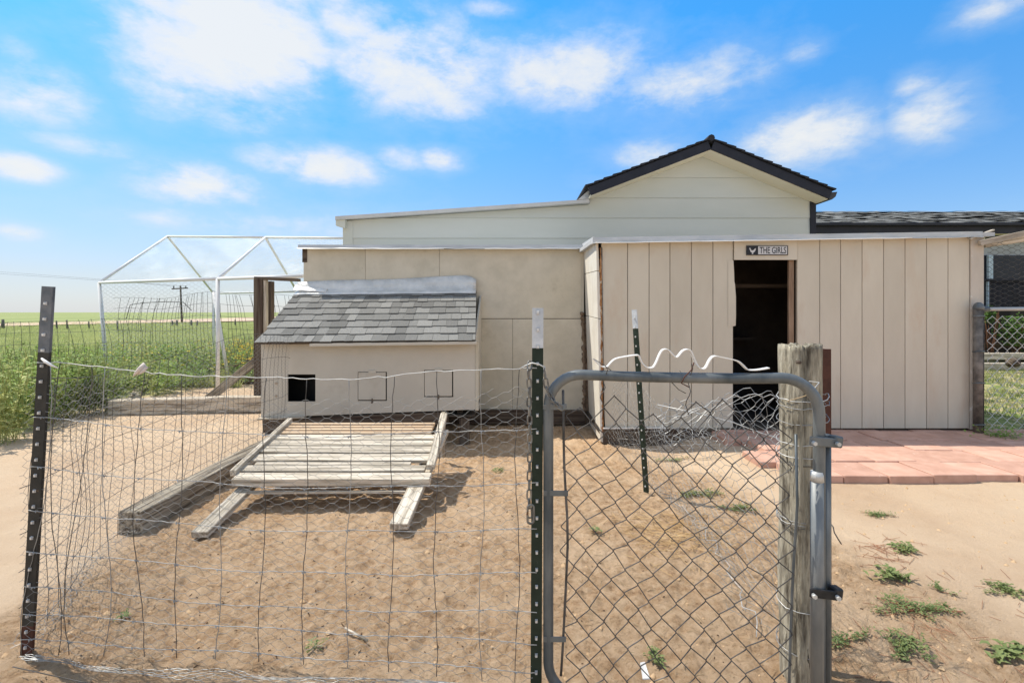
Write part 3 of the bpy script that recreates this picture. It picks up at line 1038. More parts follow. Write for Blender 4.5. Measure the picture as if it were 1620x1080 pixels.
# support timbers
board("sill_beam", (XL + .01, D3 + .05, .085), (-.60, D3 + .05, .165), .09, .12, DWOOD, nb, rag=.04)
board("sill_shelf", (XL - .01, D3 - .01, .163), (XL + .42, D3 - .01, .18), .10, .012, GWOOD, nb)
for xx in (XL + .06, -1.4, -.45):
    board("leg", (xx, D3 + .08, -.1), (xx, D3 + .08, .16), .09, .09, DWOOD, nb, up=(0, 1, 0))
board("joist", (-.5, D3 + .1, .18), (-.5, D2 - .01, .16), .05, .08, DWOOD, nb)
for px_, py_ in ((437, 609), (437, 626)):
    cx, cz = px3(px_), pz3(py_ - 3 if py_ < 620 else py_)
    b = Buf()
    b.add(*tube_vf([(cx, D3 + .003, cz), (cx, D3 - .006, cz)], .012, 10))
    b.build("old_knob", mat("knob_paint", (.36, .30, .24), (.42, .35, .28)), nb)

# ------------------------------------------------------------------ slatted ramp in front of the nest box
random.seed(33)
rampT = empty("slatted_ramp", (-1.05, 3.3, 0), "weathered grey slatted wooden frame sloping from the sand up to the nest box", "ramp")
def rz(d): return .189 + (d - 2.95) * .157
def rd(py): return 1110.9 / (py - HZ + 122.5)
spans = [(747, 757.5, GWOOD, 372, 681), (735, 744, GWOOD, 384, 673), (729.8, 734, GWOOD, 404, 650), (717, 727.5, GWOOD, 396, 688),
         (705, 715, GWOOD, 405, 690), (695.5, 703.5, GWOOD, 414, 690), (686.5, 694, GWOOD, 426, 688), (681, 684.6, OWOOD, 432, 682),
         (676.5, 679.2, OWOOD, 440, 684), (672.2, 674.6, OWOOD, 448, 686), (668, 670.2, OWOOD, 455, 688)]
for i, (t_, bt, m_, xl, xr) in enumerate(spans):
    dn, df = rd(bt), rd(t_)
    dm = (dn + df) / 2
    z = rz(dm)
    th = .045 if i == 0 else .022
    board("slat", ((xl - 810) / F * dm, dm, z - th / 2 + random.uniform(-.002, .002)), ((xr - 810) / F * dm, dm + random.uniform(-.005, .005), z - th / 2),
          df - dn, th, m_, rampT, up=(0, -.157, 1), bev=.002, rag=.02)
board("side_rail", (-.495, 2.99, rz(2.99) + .016), (-.535, 3.88, rz(3.88) + .008), .05, .035, GWOOD, rampT, rag=.02)
board("side_rail", (-1.66, 2.93, rz(2.93) + .008), (-1.70, 3.78, rz(3.78) + .004), .035, .04, GWOOD, rampT, rag=.03)
board("stringer", (-.575, 2.50, G(-.575, 2.5) + .035), (-.53, 3.75, .245), .095, .035, GWOOD, rampT, rag=.02)
board("stringer", (-1.585, 2.50, G(-1.585, 2.5) + .035), (-1.58, 3.75, .245), .085, .035, GWOOD, rampT, rag=.02)
board("cross_brace", (-1.6, 3.5, .14), (-.5, 3.5, .14), .08, .03, GWOOD, rampT)
for k in range(3):
    board("splinter_lath", (-.52, 3.1 + k * .03, .13 - k * .01), (-.34, 3.12 + k * .03, .14 - k * .01), .012, .008, OWOOD, rampT, bev=0)
for k in range(3):
    board("lower_lath", (-1.6, 2.88 + k * .09, .10 + k * .012), (-.62, 2.86 + k * .1, .11 + k * .01), .022, .012, GWOOD, rampT, bev=0, rag=.15, seg=12)
board("leaning_stake", (W(702, 722, 3.98)), (W(701, 652, 3.98)), .03, .06, TWOOD, rampT, up=(0, 1, 0))

# ------------------------------------------------------------------ timbers on the ground
PALET = mat("sunbleached_timber", (.20, .16, .115), (.62, .54, .43), scale=8, ramp=(.36, .56), detail=9, bump=1, bdist=.008, rough=.95, st=(.3, 6, 6), spots=(.08, .06, .045), spot_scale=6, spot_th=.64)
def timber(p0, p1, w, h, m, label, rag=.04):
    o = board("edging_timber", p0, p1, w, h, m, None, bev=.006, rag=rag, seg=14)
    return tag(o, label, "timber", "timbers lying as edging")
timber((-1.985, 2.56, .055), (-1.965, 4.35, .06), .125, .125, TWOOD, "long cracked grey timber running back along the left side of the slatted ramp")
timber((-4.5, 5.55, .085), (-2.75, 5.70, .105), .15, .17, PALET, "grey timber lying crosswise in front of the white pipe frame")
timber((-5.45, 7.3, .07), (-3.1, 7.9, .07), .14, .15, DWOOD, "dark timber lying among weeds behind the white pipe frame's near post")
timber((-4.42, 5.68, .045), (-5.4, 7.2, .05), .12, .10, TWOOD, "short weathered timber joining the two crosswise bed timbers on the left", .06)

# ------------------------------------------------------------------ wooden posts behind the nest box
pf = empty("wooden_gateway", (-2.75, 5.9, 0), "dark weathered wooden posts with a crossbar rising behind the shingled nest box", "gateway")
dp = 5.75
board("post", (W(411, 632, dp)), (W(411, 441, dp)), .10, .09, DWOOD, pf, up=(0, 1, 0))
board("post", (W(420.5, 640, dp)), (W(420.5, 443, dp)), .035, .05, GWOOD, pf, up=(0, 1, 0))
board("post", (W(427, 640, dp + .25)), (W(427, 445, dp + .25)), .075, .08, DWOOD, pf, up=(0, 1, 0))
board("crossbar", (W(404, 440, dp)), (W(474, 443, dp)), .07, .035, DWOOD, pf, up=(0, 0, 1))
0 and board("knee_brace", (W(428, 470, dp + .05)), (W(442, 447, dp + .05)), .05, .04, DWOOD, pf, up=(0, 1, 0))
o = board("diagonal_brace", (W(325, 634, 5.9)), (W(409, 568, 6.0)), .10, .045, TWOOD, pf, up=(0, 1, .3))

# ------------------------------------------------------------------ white pipe frame with netting
cage = empty("pipe_frame_run", (-5, 8.5, 0), "white pipe frame with peaked top covered in fine poultry netting, left of the sheds", "bird run")
A0 = Vector((-6.53, 7.8, 1.62)); C0 = Vector((-3.95, 6.62, 1.60)); B0 = Vector((-7.08, 11.7, 1.60)); D0 = Vector((-4.62, 10.6, 1.60))
P1 = W(265, 374, 9.75); P2 = W(420, 375.5, 8.85)
E0 = C0 + (C0 - A0) * .55; F0 = D0 + (D0 - B0) * .55; P3 = P2 + (P2 - P1) * .85
rp_ = .026
def gr(p): return Vector((p.x, p.y, G(p.x, p.y) - .05))
for a, b in ((gr(A0) + Vector((.14, 0, 0)), A0), (gr(C0), C0), (gr(B0), B0), (gr(D0), D0), (gr(C0) + Vector((-.35, .9, 0)), W(338, 462, 7.6)), (gr(F0), F0)):
    tube("post_pipe", [a, b], rp_, PVC, cage, 8)
for a, b in ((A0, P1), (P1, B0), (C0, P2), (P2, D0), (A0, C0), (P1, P2), (P2, P3), (B0, D0), (D0, F0), (C0, E0)):
    tube("roof_pipe", [a, b], rp_ * .85, PVC if a is not P1 and a is not P2 else PVC, cage, 8)
def quadfn(a, b, c, d, sag=.0, S=1, T=1):
    a, b, c, d = [np.array(q) for q in (a, b, c, d)]
    def fn(s, t):
        u = (s / S)[:, None]; v_ = (t / T)[:, None]
        p = (a * (1 - u) + b * u) * (1 - v_) + (d * (1 - u) + c * u) * v_
        p[:, 2] -= sag * 16 * (u * (1 - u) * v_ * (1 - v_))[:, 0]
        n_ = (vn(s * 3, t * 3, 40) - .5) * .02
        p[:, 2] += n_
        return p
    return fn
NV = []; NQ = []; offn = 0
def addnet(vq):
    global offn
    v_, q_ = vq
    NV.append(v_); NQ.append(q_ + offn); offn += len(v_)
S_, T_ = 2.8, 2.5
for quad in ((A0, C0, P2, P1), (C0, E0, P3, P2), (B0, D0, P2, P1), (D0, F0, P3, P2)):
    addnet(hexnet(quadfn(*quad, sag=.06, S=S_, T=T_), S_, T_, .06, .075, .0013))
addnet(hexnet(quadfn(gr(A0), gr(C0), C0, A0, S=2.8, T=1.6), 2.8, 1.6, .06, .075, .0012))
addnet(hexnet(quadfn(gr(B0), gr(A0), A0, B0, S=3.8, T=1.6), 3.8, 1.6, .07, .085, .0008))
o = obj("poultry_netting", np.concatenate(NV), np.concatenate(NQ), WIREL, cage); o["kind"] = "stuff"

# ------------------------------------------------------------------ woven garden fences behind
def wire_fence(name, pts, z0, z1, nh, sp, r, label, lean=.0, wav=.06, seed=3, topwave=.05, m=DWIRE):
    rg = random.Random(seed)
    t = empty(name, (pts[0][0], pts[0][1], 0), label, "wire fence")
    L_ = [0]
    for a, b in zip(pts[:-1], pts[1:]): L_.append(L_[-1] + math.dist(a, b))
    def at(s):
        s = max(0, min(s, L_[-1] - 1e-6))
        for i in range(len(pts) - 1):
            if s <= L_[i + 1]:
                u = (s - L_[i]) / (L_[i + 1] - L_[i])
                return pts[i][0] + (pts[i + 1][0] - pts[i][0]) * u, pts[i][1] + (pts[i + 1][1] - pts[i][1]) * u
        return pts[-1]
    def top(s): return z1 + topwave * math.sin(s * 1.7 + seed) + topwave * .5 * math.sin(s * 4.1)
    n_ = int(L_[-1] / sp)
    for i in range(n_ + 1):
        s = i * sp
        P = []
        ln = lean * (.6 + .8 * rg.random()) * math.sin(s * 1.3 + 1)
        for k in range(7):
            u = k / 6
            x, y = at(s + ln * u * u + rg.uniform(-1, 1) * .008)
            P.append((x, y + math.sin(u * 5 + s) * wav * .5, z0 + (top(s) - z0) * u))
        tube("stay_wire", P, r, m, t, 3, smooth=False)
    for k in range(nh):
        u = (k / (nh - 1)) ** .8
        P = []
        ns = int(L_[-1] / .25)
        for i in range(ns + 1):
            s = L_[-1] * i / ns
            x, y = at(s)
            P.append((x, y + math.sin(u * 5 + s) * wav * .5, z0 + (top(s) - z0) * u + rg.uniform(-1, 1) * .008))
        tube("line_wire", P, r, m, t, 3, smooth=False)
    return t
wire_fence("woven_wire_fence", [(-7.4, 9.2), (-4.0, 8.6), (-2.6, 8.3)], .0, 1.45, 7, .085, .0034,
           "tall bent woven wire fence crossing inside the white pipe frame", lean=.25, wav=.12, seed=4)
wire_fence("woven_wire_fence", [(-9.2, 7.0), (-7.0, 7.2), (-5.4, 7.35)], .0, 1.0, 6, .12, .003,
           "low sagging woven wire fence in the weeds at far left", lean=.2, wav=.1, seed=9)
# rusty curved rod sagging across the bed
hr = tube("rusty_rod", [W(250, 560, 8.2), W(280, 574, 8.1), (W(310, 582, 8.0)), (W(340, 583, 7.9)), (W(375, 578, 7.9)), (W(400, 566, 7.9))], .011, RUST, None, 6)
tag(hr, "thin rusty rod sagging in a curve among the weeds left of the wooden gateway", "rod")
# knotted barbs hanging between poles beyond (old frame)
fr_ = tube("bent_wire_hoop", [W(200, 504, 9.3), W(206, 482, 9.3), W(225, 479, 9.3), W(262, 477, 9.3), W(290, 478, 9.3), W(303, 491, 9.3)], .007, DWIRE, None, 5)
tag(fr_, "dark bent wire hoop standing behind the netted pipe frame", "wire hoop")

# ------------------------------------------------------------------ utility pole, field posts
up_ = empty("utility_pole", (W(287.5, 511, 53)), "dark wooden utility pole with a crossarm far out in the field", "utility pole")
tube("pole_shaft", [W(288, 514, 53), W(285.5, 452, 53)], [.11, .08], POLEW, up_, 8)
bd = W(272, 457, 53); be = W(297, 455.6, 53)
board("crossarm", bd, be, .12, .12, POLEW, up_, bev=0)
for px_ in (275, 285.5, 294):
    tube("insulator", [W(px_, 456, 53), W(px_, 452, 53)], .06, BLACKM, up_, 6)
for k, (pa) in enumerate(((275, 453), (294, 452.5))):
    P = [W(pa[0], pa[1], 53), W(150, 441 + k * 2, 60), W(0, 430 + k * 3, 70), W(-300, 400 + k * 3, 85)]
    o = tube("power_line", P, .010, POLEW, up_, 4)
fps = [(5, 505, 521, .20), (90, 507, 521, .12), (106, 506, 522, .10), (141, 508, 521, .10), (186, 507, 524, .10), (273, 507, 516, .14), (279, 506, 516, .14), (302, 506, 517, .14), (312, 507, 517, .12), (340, 506, 517, .1), (372, 505, 515, .1)]
random.seed(4)
desc = ["thick pale grey field post at the far left edge by the road", "dark leaning field post right of the near black steel post", "thin dark field post close beside the leaning one in the field",
        "small field post midway between the left steel post and the pipe frame", "small field post seen just inside the pipe frame's left upright", "field post just left of the utility pole", "second field post touching the utility pole on its left",
        "field post just right of the utility pole", "second small field post right of the utility pole", "small field post seen just left of the pipe frame's near upright", "last small field post before the wooden gateway"]
for (px_, t_, b_, w_), ds in zip(fps, desc):
    dd = EYE * F / (b_ - HZ)
    p0 = W(px_, b_ + 1.0, dd); p1 = W(px_ + random.uniform(-1, 1), t_, dd)
    k_ = dd / 40
    o = tube("field_post", [p0, p1], [.07 * w_ / .12 * k_, .055 * w_ / .12 * k_], mat("field_post_wood", (.09, .085, .075), (.16, .15, .13)), None, 7)
    tag(o, ds, "post", "posts out in the field")

# ------------------------------------------------------------------ gable building
H = 7.5
gb = empty("gabled_house", (2.5, 8, 0), "pale sided building with black trimmed gable and a low shed roof wing behind the coops", "house")
def hx_(px): return (px - 810) / F * H
def hz_(py): return EYE - (py - HZ) / F * H
XLw, XGl, XAp, XRr = hx_(548), hx_(930), hx_(1124.5), hx_(1281)
def top_at(x):
    if x < XGl: return hz_(349) + (hz_(324) - hz_(349)) * (x - XLw) / (XGl - XLw)
    if x < XAp: return hz_(311.5) + (hz_(240) - hz_(311.5)) * (x - XGl) / (XAp - XGl)
    return hz_(240) + (hz_(312.5) - hz_(240)) * (x - XAp) / (hx_(1300) - XAp)
# lap boards: 12 inch courses clipped by the roof line
zl = 0.0
cuts = [hz_(345.0) - .305 * k for k in range(9, 0, -1)] + [hz_(345.0) + .305 * k for k in range(0, 6)]
for zi, z0 in enumerate(cuts):
    z1 = z0 + .305
    if z1 < .1: continue
    xs_ = sorted(set(list(np.linspace(XLw, XRr, 90)) + [XGl, XAp]))
    run = []
    def flush(run):
        if len(run) < 2: return
        v_ = []; f_ = []
        for i, (x, a, b) in enumerate(run):
            hgt = (b - a)
            v_ += [(x, H - .006, a), (x, H + .004 - .0, b), (x, H + .02, b), (x, H + .02, a)]
            if i:
                for k in range(4):
                    f_.append((4 * (i - 1) + k, 4 * i + k, 4 * i + (k + 1) % 4, 4 * (i - 1) + (k + 1) % 4))
        f_.append((3, 2, 1, 0)); e = 4 * (len(run) - 1); f_.append((e, e + 1, e + 2, e + 3))
        v_ = [(a[0], a[1], a[2]) for a in v_]
        obj("siding_board", v_, f_, SIDE, gb)
    for x in xs_:
        tp = top_at(x - 1e-6 if abs(x - XGl) > 1e-9 else x - 1e-4)
        if x == XGl and z0 < hz_(324):
            pass
        b_ = min(z1 - .002, tp)
        if b_ > z0 + .004: run.append((x, z0, b_))
        else:
            flush(run); run = []
    flush(run)
bx("wall_core", XLw + .01, XRr - .01, H + .021, H + .1, .0, 2.5, DARKIN, gb)
bx("side_wall", XRr - .05, XRr + .04, H + .101, H + 6, .0, 2.9, SIDE, gb)
bx("side_wall", XLw, XLw + .05, H + .101, H + 6, .0, 2.5, SIDE, gb)
bx("corner_trim", XLw - .05, XLw + .10, H - .012, H + .03, .0, hz_(350), SIDE, gb)
bx("corner_trim", XRr - .0, XRr + .085, H - .02, H + .09, .0, hz_(309), NAVY, gb)
OV = .32     # rake overhang toward the camera
yf = H - OV
def roof_slab(name, xa, za, xb, zb, th, y0, y1, m, parent=gb):
    d = Vector((xb - xa, 0, zb - za)).normalized(); n_ = Vector((-d.z, 0, d.x))
    if n_.z < 0: n_ = -n_
    a = Vector((xa, 0, za)); b = Vector((xb, 0, zb))
    q = [a, b, b, a, a + n_ * th, b + n_ * th, b + n_ * th, a + n_ * th]
    ys_ = [y0, y0, y1, y1] * 2
    q = [(p.x, yy, p.z) for p, yy in zip(q, ys_)]
    # hexa order: (x0,y0,z0),(x1,y0,z0),(x1,y1,z0),(x0,y1,z0)
    return obj(name, *hexa(q), m, parent)
def yx(px, d=yf): return (px - 810) / F * d
def yz(py, d=yf): return EYE - (py - HZ) / F * d
xa, za = yx(935), yz(309.5)
xb, zb = yx(1124.5), yz(237)
xc, zc = yx(1311), yz(315)
for s, (x0_, z0_, x1_, z1_) in enumerate(((xa, za, xb, zb), (xc, zc, xb, zb))):
    roof_slab("soffit", x0_, z0_ - .0, x1_, z1_, .02, yf + .02, H + .0, SOFFIT)
    roof_slab("rake_board", x0_, z0_ + .004, x1_, z1_ + .004, .125, yf - .012, yf + .012, NAVY)
    roof_slab("roof_panel", x0_, z0_ + .115, x1_, z1_ + .115, .03, yf + .02, H + 6, DARKSH)
    sgn = 1 if s == 0 else -1
    # shingle courses along the rake
    nct = 13
    d_ = Vector((x1_ - x0_, 0, z1_ - z0_)); Ls = d_.length; d_.normalize(); n_ = Vector((-d_.z, 0, d_.x)); n_ = n_ if n_.z > 0 else -n_
    for k in range(nct):
        a = Vector((x0_, 0, z0_)) + d_ * (Ls * k / nct - .03) + n_ * .150
        b = Vector((x0_, 0, z0_)) + d_ * (Ls * (k + 1.0) / nct + .02) + n_ * .137
        q = [a, b, b, a, a + n_ * .022, b + n_ * .012, b + n_ * .012, a + n_ * .022]
        ys_ = [yf - .04 + random.uniform(-.006, .006), yf - .04, H + 6, H + 6] * 2
        obj("shingle_course", *hexa([(p.x, yy, p.z) for p, yy in zip(q, ys_)]), DARKSH, gb)
b = Buf(); b.add(*tube_vf([(xb, yf - .03, zb + .165), (xb, H + 6, zb + .165)], .05, 8)); b.build("ridge_cap", DARKSH, gb)
# gutter at the right eave: open trough
gx, gz0 = yx(1311), yz(309)
prof = [(0, .04), (0, -.055), (.05, -.06), (.10, -.02), (.125, .05), (.115, .05), (.09, -.01), (.045, -.048), (.01, -.045), (.01, .04)]
vv = [(gx + a, yf, gz0 + c) for a, c in prof] + [(gx + a, H + 6, gz0 + c) for a, c in prof]
nP = len(prof)
ff = [(i, (i + 1) % nP, nP + (i + 1) % nP, nP + i) for i in range(nP)] + [tuple(range(nP))[::-1], tuple(range(nP, 2 * nP))]
obj("gutter", vv, ff, NAVY, gb)
obj("gutter_end_cap", [(gx + .002, yf - .002, gz0 + .04), (gx + .002, yf - .002, gz0 - .055), (gx + .05, yf - .002, gz0 - .06), (gx + .10, yf - .002, gz0 - .02), (gx + .125, yf - .002, gz0 + .05)], [(0, 1, 2, 3, 4)], mat("grey_cap", (.06, .06, .065)), gb)
# eave return on the right (cream) behind the gutter
obj("eave_return", [(XRr + .09, H - .02, hz_(319)), (gx - .0, H - .02, hz_(306)), (XRr + .09, H - .02, hz_(303)), (XRr + .09, yf + .03, hz_(319)), (gx, yf + .03, hz_(306)), (XRr + .09, yf + .03, hz_(303))], [(0, 1, 2), (3, 5, 4), (0, 3, 4, 1)], SOFFIT, gb)
# shed roof over the low wing
zA, zB = hz_(348), hz_(323)
q = [(XLw - .12, H - .09, zA - .01), (XGl + .02, H - .09, zB), (XGl + .02, H + 6, zB), (XLw - .12, H + 6, zA - .01)]
obj("wing_roof", *hexa(q + [(a, b_, c + .045) for a, b_, c in q]), ROOFIN, gb)
obj("wing_fascia", *hexa([(XLw - .13, H - .115, zA - .02), (XGl + .0, H - .115, zB - .003), (XGl, H - .091, zB - .003), (XLw - .13, H - .091, zA - .02),
                          (XLw - .13, H - .115, zA + .034), (XGl, H - .115, zB + .05), (XGl, H - .091, zB + .05), (XLw - .13, H - .091, zA + .034)]), mat("fascia_beige", (.50, .50, .48), (.58, .57, .55), rough=.5, bump=.1), gb)
obj("wing_fascia_edge", *hexa([(XLw + 1.3, H - .118, zA + .0), (XGl + .0, H - .118, zB - .003), (XGl, H - .1155, zB - .003), (XLw + 1.3, H - .1155, zA + .05),
                          (XLw + 1.3, H - .118, zA + .062 + .03), (XGl, H - .118, zB + .035), (XGl, H - .1155, zB + .035), (XLw + 1.3, H - .1155, zA + .096)]), SOFFIT, gb) if False else None
obj("end_rafter", *hexa([(XLw - .13, H - .09, zA - .10), (XLw + .01, H - .09, zA - .14), (XLw + .01, H - .01, zA - .14), (XLw - .13, H - .01, zA - .10),
                         (XLw - .13, H - .09, zA - .012), (XLw + .01, H - .09, zA - .012), (XLw + .01, H - .01, zA - .012), (XLw - .13, H - .01, zA - .012)]), SIDE, gb)
obj("valley_flashing", [(XGl - .16, H - .1, hz_(318)), (XGl - .0, H - .1, hz_(303)), (XGl + .02, H - .1, hz_(317)), (XGl - .16, H + 4, hz_(318)), (XGl, H + 4, hz_(303)), (XGl + .02, H + 4, hz_(317))], [(0, 2, 1), (0, 1, 4, 3), (1, 2, 5, 4)], FLASH, gb)

# ------------------------------------------------------------------ long house behind on the right
FD = 12.0
fh = empty("long_house", (9, 13, 0), "long low house with grey shingle roof and black fascia at the right edge", "house")
def fx(px): return (px - 810) / F * FD
def fz(py, d=FD): return EYE - (py - HZ) / F * d
bx("house_wall", fx(1280), fx(1900), FD + .3, FD + .4, 0, fz(375), GREYW, fh)
bx("wall_end", fx(1900) - .1, fx(1900), FD + .41, FD + 5, 0, fz(375), GREYW, fh)
bx("fascia_board", fx(1280), fx(1930), FD - .02, FD + .02, fz(369.5), fz(354), NAVY, fh)
bx("gutter", fx(1280), fx(1935), FD - .12, FD - .021, fz(358), fz(353.5), NAVY, fh, .01)
bx("soffit", fx(1280), fx(1930), FD + .021, FD + .29, fz(369), fz(368), SOFFIT, fh)
bx("wall_band", fx(1280), fx(1575), FD + .27, FD + .299, fz(378), fz(369.5), SIDE, fh)
# roof: courses of shingle tabs
ez, ey = fz(353), FD - .06
rzz, ryy = fz(334, 14.6), 14.6
obj("roof_deck", [(fx(1280), ey, ez - .02), (fx(1935), ey, ez - .02), (fx(1935), ryy, rzz - .02), (fx(1280), ryy, rzz - .02), (fx(1280), ryy + 2.7, ez), (fx(1935), ryy + 2.7, ez)], [(0, 1, 2, 3), (3, 2, 5, 4)], DARKSH, fh)
random.seed(12)
vbuf = []; qn = 0
tabs = []
NC = 20
for k in range(NC):
    t0, t1 = k / NC, (k + 1.15) / NC
    t1 = min(t1, 1)
    x = fx(1281) - random.random() * .3
    while x < fx(1930):
        w_ = random.uniform(.12, .34)
        l_ = random.uniform(.0, .018)
        y0_, z0_ = ey + (ryy - ey) * t0, ez + (rzz - ez) * t0
        y1_, z1_ = ey + (ryy - ey) * t1, ez + (rzz - ez) * t1
        tabs.append([(x, y0_, z0_ + .004 + l_), (x + w_ - .005, y0_, z0_ + .004 + l_), (x + w_ - .005, y1_, z1_ + .001), (x, y1_, z1_ + .001)])
        x += w_
tv = np.array(tabs).reshape(-1, 3)
tq = np.arange(len(tv)).reshape(-1, 4)
fs_m = mat("far_shingle_tabs", (.15, .155, .15), (.33, .33, .31), scale=3.2, detail=4, bump=0, rough=.95, st=(1.6, 1.8, 3), ramp=(.38, .62))
o = obj("shingle_tabs", tv, tq, fs_m, fh); o["kind"] = "stuff"
# window, door wall, deck rail
wf = bx("window", fx(1568), fx(1640), FD + .26, FD + .299, fz(492), fz(402), GLASS, fh)
bx("window_frame", fx(1577), fx(1584), FD + .2, FD + .259, fz(440), fz(402), mat("blue_white_trim", (.42, .52, .60), (.5, .6, .66)), wf)
bx("window_frame", fx(1576), fx(1577.5), FD + .2, FD + .259, fz(492), fz(444), mat("blue_white_trim", (.42, .52, .60)), wf)
bx("window_sill", fx(1566), fx(1640), FD + .18, FD + .259, fz(443), fz(440), NAVY, wf)
rl = empty("deck_railing", (fx(1600), FD - .6, .6), "brown deck railing with upright balusters by the dark window at the right edge", "railing")
board("top_rail", (fx(1586), FD - .6, fz(440, FD - .6)), (fx(1720), FD - .6, fz(440, FD - .6)), .09, .05, BRAIL, rl)
board("bottom_rail", (fx(1586), FD - .6, fz(486, FD - .6)), (fx(1720), FD - .6, fz(486, FD - .6)), .09, .05, BRAIL, rl)
for k in range(14):
    x = fx(1588) + k * .135
    board("baluster", (x, FD - .6, fz(486, FD - .6)), (x, FD - .6, fz(440, FD - .6)), .035, .035, BRAIL, rl, up=(0, 1, 0), bev=0)
bx("porch_base", fx(1566), fx(1760), FD - .5, FD + .25, .05, fz(486, FD), mat("porch_dark", (.05, .04, .035)), fh)
for k, (yy, z0_, z1_, m_, ds) in enumerate(((11.3, .30, .44, DWOOD, "dark brown retaining timber under the bush by the house"), (10.6, .12, .26, GWOOD, "pale weathered step timber, upper of two before the lawn"), (9.9, -.02, .12, GWOOD, "pale step timber nearest the lawn, lower of two"))):
    o = board("step_timber", (7.0, yy, (z0_ + z1_) / 2), (13, yy + .1, (z0_ + z1_) / 2 + .02), .16, z1_ - z0_, m_, None, rag=.03)
    tag(o, ds, "timber", "step timbers by the house")
o = tube("garden_log", [(W(1597, 574, 9.5)), W(1608, 573, 9.5)], .09, DWOOD, None, 10)
tag(o, "short dark log end lying at the top of the lawn", "log")

# ------------------------------------------------------------------ chain-link corner at the right
cl = empty("chain_link_fence", (4.4, 4.6, 0), "grey chain link fence with round post at the right end of the coop", "chain link fence")
dq = 4.58
_pm = mat("brown_grey_pipe", (.10, .09, .08), (.24, .215, .19), scale=14, bump=.2, bdist=.002, rough=.6, metal=.2)
tube("fence_post", [W(1547, 684, dq), W(1547, 490, dq)], .037, _pm, cl, 12)
b = Buf(); b.add(*tube_vf([W(1548, 490, dq), W(1548, 486, dq), W(1548, 481, dq), W(1548, 478, dq)], [.042, .044, .034, .012], 12)); b.build("post_cap", TUBE, cl, True)
tube("top_rail", [W(1553, 489, dq), W(1720, 488, dq)], .018, METAL, cl, 8)
tube("rail_cup", [W(1551, 489, dq - .01), W(1563, 489, dq - .01)], .026, TUBE, cl, 8)
tube("tension_bar", [W(1556, 686, dq - .03), W(1556, 492, dq - .03)], .006, DWIRE, cl, 5)
for py in (500, 556, 606, 672):
    tube("tension_band", [W(1539, py, dq - .01), W(1544, py, dq - .052), W(1552, py, dq - .052), W(1558, py, dq - .03)], .007, TUBE, cl, 5)
# rest of mesh wires
def chain_wires(fn, S, T, Wd, Hd, r, m, parent, name="mesh_wire", n=4, skip=None):
    k = 0
    half = Wd / 2
    while (k + 1) * half <= S + 1e-6:
        P = []
        j = 0
        while j * Hd / 2 <= T:
            t_ = j * Hd / 2
            left_ = ((j + k) % 2 == 0)
            s = k * half if left_ else (k + 1) * half
            y = .0025 * (1 if left_ else -1)
            # a short knuckle round each crossing
            q1 = fn(s, t_, y)
            if q1 is not None:
                P.append(q1)
            elif len(P) > 1:
                break
            j += 1
        if len(P) > 1:
            Q_ = []
            for i_, p_ in enumerate(P):
                dn = (P[i_ - 1] - p_) if i_ else Vector((0, 0, 0))
                un = (P[i_ + 1] - p_) if i_ < len(P) - 1 else Vector((0, 0, 0))
                kv = Hd * .022
                if i_: Q_.append(p_ + dn * .06 + Vector((0, 0, -kv)))
                Q_.append(p_)
                if i_ < len(P) - 1: Q_.append(p_ + un * .06 + Vector((0, 0, kv)))
            tube(name, Q_, r, m, parent, n, smooth=False)
        k += 1
x0c = W(1557, 600, dq).x
def fcl(s, t, y): return Vector((x0c + s, dq - .03 + y, .06 + t))
chain_wires(fcl, 1.0, 1.1, .092, .092, .0026, WIREL, cl)
# poultry netting stretched above, from the coop's beam
o = obj("poultry_netting", *hexnet(lambda s, t: np.stack([4.46 + s, 4.64 + s * 0 + (vn(s * 4, t * 4, 60) - .5) * .05, 1.17 + t], -1), .95, .66, .045, .055, .0016), DWIRE, cl); o["kind"] = "stuff"
bmw = empty("roof_beam", (4.4, 4.6, 1.84), "rough whitewashed beam ends sticking out from the coop's right roof corner", "beam")
board("beam", W(1549, 385, 4.6), W(1700, 352, 4.45), .04, .05, mat("whitewashed_wood", (.26, .22, .17), (.50, .45, .38), scale=7, bump=.6, st=(.5, 5, 5)), bmw, rag=.06)
board("lath", W(1534, 378, 4.6), W(1571, 364, 4.75), .03, .015, GWOOD, bmw, rag=.05)
board("under_beam", W(1556, 388, 4.7), W(1700, 366, 4.5), .05, .05, GWOOD, bmw, rag=.05)
